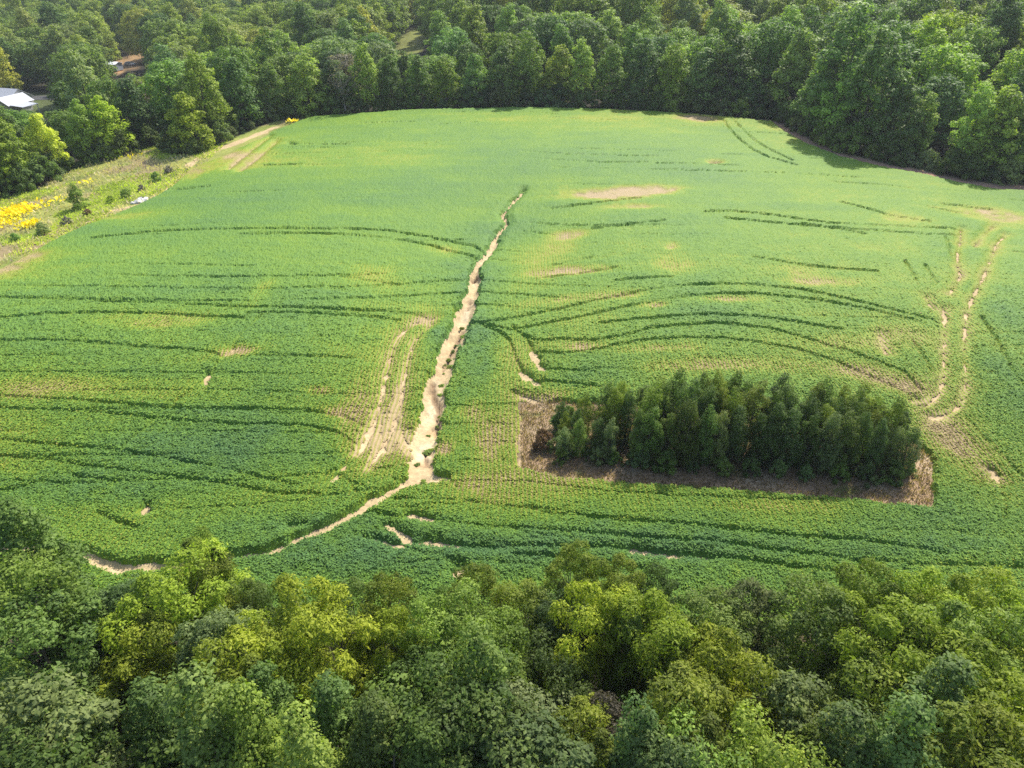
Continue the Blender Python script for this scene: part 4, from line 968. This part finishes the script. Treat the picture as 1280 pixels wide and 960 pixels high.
# ---------------------------------------------------------------- meadow on the left: grass, goldenrod, shrubs
def cards(name, P, ln, wd, lean, mat, tone, up=1.0, seed=1):
    """upright leaf or blade faces at ground points"""
    R = np.random.default_rng(seed); n = len(P)
    d = np.stack([R.normal(size=n) * lean, R.normal(size=n) * lean, np.full(n, up)], 1); d /= np.linalg.norm(d, axis=1, keepdims=True)
    a = R.random(n) * 6.283; b = np.stack([np.cos(a), np.sin(a), np.zeros(n)], 1)
    L_ = (ln * (.55 + .9 * R.random(n)))[:, None]; w_ = (wd * (.6 + .8 * R.random(n)))[:, None]
    V = np.stack([P - b * w_ * .3, P + d * L_ * .6 - b * w_ * .5, P + d * L_, P + d * L_ * .55 + b * w_ * .5], 1).reshape(-1, 3)
    return mesh_from(name, V, np.arange(n * 4).reshape(-1, 4), [mat], {'leaf': ('FLOAT', 'FACE', tone)})
def scatter_in(poly, n, seed):
    R = np.random.default_rng(seed); A = np.array(poly)[:, :2]; lo, hi = A.min(0), A.max(0)
    P = lo + (hi - lo) * R.random((n, 2)); k = in_poly(P[:, 0], P[:, 1], poly); return P[k]
MEADOW_POLY = [(p[0], p[1]) for p in LEFT_WOODS[:12]] + [(p[0], p[1]) for p in LEFT_EDGE[:10][::-1]]
def grass(name, poly, n, ln, wd, col, seed, label, keep=None):
    P = scatter_in(poly, n, seed)
    if keep is not None: P = P[keep(P[:, 0], P[:, 1])]
    P3 = np.column_stack([P, height(P[:, 0], P[:, 1]) - .03])
    tone = np.clip(.5 + 1.2 * fbm(P[:, 0], P[:, 1], 3, seed, 3) + .15 * np.random.default_rng(seed).normal(size=len(P)), 0, 1)
    o = link(name, cards(name, P3, ln, wd, .55, M_LEAF, tone, 1, seed)); o.color = (*col, 1)
    tag(o, label, 'grass', kind='stuff'); return o
weed_f = lambda x, y: fbm(x, y, 11, 91, 3)
grass('meadow_grass', MEADOW_POLY, 46000, .36, .22, (.46, .52, .095), 301, 'yellow-green rough meadow grass on the left slope', lambda x, y: weed_f(x, y) < .06)
grass('dry_weeds', MEADOW_POLY, 9000, .6, .24, (.52, .44, .26), 302, 'tan and brown dry weeds along the left field edge', lambda x, y: (weed_f(x, y) > .05) | (sdf_lines(x[None], y[None], [LEFT_EDGE], 9)[0] < 5))
grass('dead_grass', [(p[0], p[1]) for p in ISLAND], 26000, .38, .10, (.27, .19, .115), 303, 'brown dead grass around the tree island', lambda x, y: np.ones(len(x), bool))
M_GOLD = leaf_material('goldenrod_flowers', trans=.2)
gp = []
for px_, py_, rx__, ry__, n_ in [(18, 268, 24, 6, 520), (38, 283, 10, 4, 130), (8, 282, 14, 6, 80), (66, 254, 26, 4, 20), (108, 231, 6, 2, 12), (165, 199, 12, 3, 12), (25, 262, 40, 5, 50), (366, 154, 8, 1.2, 36)]:
    x, y, a, b = blob(px_, py_, rx__, ry__)
    R_ = np.random.default_rng(int(px_)); g_ = R_.normal(size=(n_, 2)) * .55
    gp.append(np.column_stack([x + g_[:, 0] * a, y + g_[:, 1] * b]))
gp = np.concatenate(gp); g3 = np.column_stack([gp, height(gp[:, 0], gp[:, 1]) + .35])
o = link('goldenrod', cards('goldenrod', g3, .6, .42, .9, M_GOLD, np.clip(.5 + .2 * rng.normal(size=len(g3)), 0, 1), 1, 304)); o.color = (.95, .74, .02, 1)
tag(o, 'bright yellow goldenrod flowers in drifts on the meadow', 'goldenrod', kind='stuff')
x, y = ground_at(100, 260)
o = plant_tree('cedar', x, y, 4.1, 'mid', 'cedar_bush', wide=1.25, gain=1.6); tag(o, 'small dense cone-shaped bush alone on the meadow', 'bush')
for px_, py_, hh, c, lab in [(55, 292, 2.2, 'pale', 'dusty green shrub right of the goldenrod drift'), (84, 280, 1.6, 'grey', 'greyish low shrub below the cone-shaped bush'), (158, 246, 1.8, 'mid', 'green bramble mound in the middle of the weedy strip'), (140, 253, 1.5, 'olive', 'olive bramble mound left of the green one'), (196, 226, 2.0, 'mid', 'dark green shrub at the upper end of the weedy strip'), (212, 216, 1.6, 'grey', 'grey-brown shrub where the dirt track meets the weeds'), (20, 300, 1.4, 'mid', 'low green shrub under the goldenrod drift'), (110, 268, 1.2, 'brown', 'brown dry bush beside the cone-shaped bush'), (178, 238, 1.3, 'grey', 'pale grey weedy bush near the white stones')]:
    x, y = ground_at(px_, py_); o = plant_tree('shrub', x, y, hh * .85, c, 'shrub', gain=1.9); tag(o, lab, 'shrub')

# ---------------------------------------------------------------- weeds on the gully floor
GW = [(570, 428), (566, 436), (561, 446), (556, 452), (563, 455), (554, 463), (560, 470), (552, 478), (557, 483), (550, 490), (549, 517), (546, 529), (535, 541), (538, 560), (533, 563), (521, 579), (540, 579), (529, 601), (541, 604), (577, 407), (580, 417)]
gw = []
for px_, py_ in GW:
    x, y = ground_at(px_, py_); zz = float(height(x, y)) - .45 * float(smooth(36, 60, y)) - .1
    o = plant_tree('shrub', x, y, random.uniform(.22, .38), random.choice(['mid', 'bright', 'bright', 'olive']), 'weed_clump', wide=random.uniform(1.3, 2.4), z=zz, gain=1.5); gw.append(o)
gw.sort(key=lambda o: -o.location.y)
for k, o in enumerate(gw): tag(o, '%s weed clump, %s from the top of the sandy gully floor' % (o['_c'], ordinal(k)), 'weed', 'weeds on the gully floor')
# pale stones washed out at the meadow's edge
M_STONE = plain('pale_stone', (.6, .57, .5), .8, .2, 3)
for k, (px_, py_, r_) in enumerate([(174, 253, .7), (180, 251, .9), (168, 254, .5)]):
    x, y = ground_at(px_, py_)
    V_ = []; R_ = np.random.default_rng(k)
    for i in range(5):
        for j in range(9):
            th, ph_ = math.pi * (.08 + .84 * i / 4), 2 * math.pi * j / 9
            q_ = r_ * (.75 + .4 * R_.random()); V_.append((q_ * 1.3 * math.sin(th) * math.cos(ph_), q_ * math.sin(th) * math.sin(ph_), q_ * .55 * math.cos(th)))
    F_ = [(i * 9 + j, i * 9 + (j + 1) % 9, (i + 1) * 9 + (j + 1) % 9, (i + 1) * 9 + j) for i in range(4) for j in range(9)]
    o = link('stone', mesh_from('stone', V_, F_, [M_STONE])); o.location = (x, y, float(height(x, y)) + .12 * r_)
    tag(o, ['middle-sized pale stone between two others at the meadow edge', 'largest of three pale stones at the meadow edge', 'smallest of three pale stones at the meadow edge'][k], 'stone', 'pale stones at the meadow edge')
# soybean leaves standing out of the canopy near the camera
R_ = np.random.default_rng(55)
n_ = 420000
yy_ = np.linspace(31.5, 169, 600); dens = (yy_ * CP + 22) * np.clip((45 / yy_) ** 1.2, .02, 1) * (1 - smooth(46, 100, yy_)) ** 1.6; cdf = np.cumsum(dens); cdf /= cdf[-1]
ys_ = np.interp(R_.random(n_), cdf, yy_); xs_ = (R_.random(n_) * 2 - 1) * .8 * (ys_ * CP + 22)
ji = np.clip(np.searchsorted(cy, ys_), 0, len(cy) - 1); half_ = .72 * (np.clip(cy[ji], 10, None) * CP + CAM_Z * SP)
ii = np.clip(np.round((xs_ / half_ + 1.10) / 2.2 * 999).astype(int), 0, 999)
chh = CH[ji, ii]; okk = (chh > .2) & (np.abs(xs_ / half_) < 1.09)
xs_, ys_, ji, ii, chh = xs_[okk], ys_[okk], ji[okk], ii[okk], chh[okk]
m_ = len(ji)
sg_ = .04 + .0011 * ys_
P_ = np.column_stack([CX[ji, ii] + R_.normal(size=m_) * sg_, CYj[ji, ii] + R_.normal(size=m_) * sg_, CZ[ji, ii] + (.012 + .05 * R_.random(m_)) * (1 - .85 * smooth(50, 80, ys_))])
tl_ = .42 - .24 * smooth(50, 85, ys_)
nr_ = np.column_stack([R_.normal(size=m_) * tl_, R_.normal(size=m_) * tl_, np.ones(m_)]); nr_ /= np.linalg.norm(nr_, axis=1, keepdims=True)
an_ = R_.random(m_) * 6.283; t_ = np.column_stack([np.cos(an_), np.sin(an_), np.zeros(m_)]); t_ -= nr_ * np.sum(t_ * nr_, 1, keepdims=True); b_ = np.cross(nr_, t_)
sz_ = ((.045 + .05 * R_.random(m_)) * np.clip((ys_ / 48) ** .5, .9, 1.3))[:, None]
V_ = np.stack([P_ - t_ * sz_ * 1.3, P_ + b_ * sz_, P_ + t_ * sz_ * 1.3, P_ - b_ * sz_], 1).reshape(-1, 3)
vv_ = np.clip(vig[ji, ii] + .08 * R_.normal(size=m_), .0, 1.05)
lv = link('leaves', mesh_from('leaves', V_, np.arange(m_ * 4).reshape(-1, 4), [M_CROP], {'vigor': ('FLOAT', 'POINT', np.repeat(vv_, 4))}), crop)
tag(lv, kind='stuff')
print('soy leaves', m_)

# ---------------------------------------------------------------- summer haze
hm = bpy.data.materials.new('haze'); hm.use_nodes = True
hn = hm.node_tree; hn.nodes.remove(hn.nodes['Principled BSDF'])
pv = hn.nodes.new('ShaderNodeVolumePrincipled'); pv.inputs['Color'].default_value = (.86, .92, 1.0, 1); pv.inputs['Density'].default_value = HAZE; pv.inputs['Anisotropy'].default_value = 0.2
hn.links.new(pv.outputs[0], hn.nodes['Material Output'].inputs['Volume'])
hv = [(a * 9000, -300 if b < 0 else 8000, -25 if c < 0 else 95) for c in (-1, 1) for b in (-1, 1) for a in (-1, 1)]
hz = link('haze', mesh_from('haze', hv, [(0, 2, 3, 1), (4, 5, 7, 6), (0, 1, 5, 4), (2, 6, 7, 3), (0, 4, 6, 2), (1, 3, 7, 5)], [hm]))
tag(hz, 'thin pale summer haze over the far woods', 'haze', kind='stuff')

for o in list(COL.objects):
    for k in ('_c', '_f'):
        if k in o: del o[k]
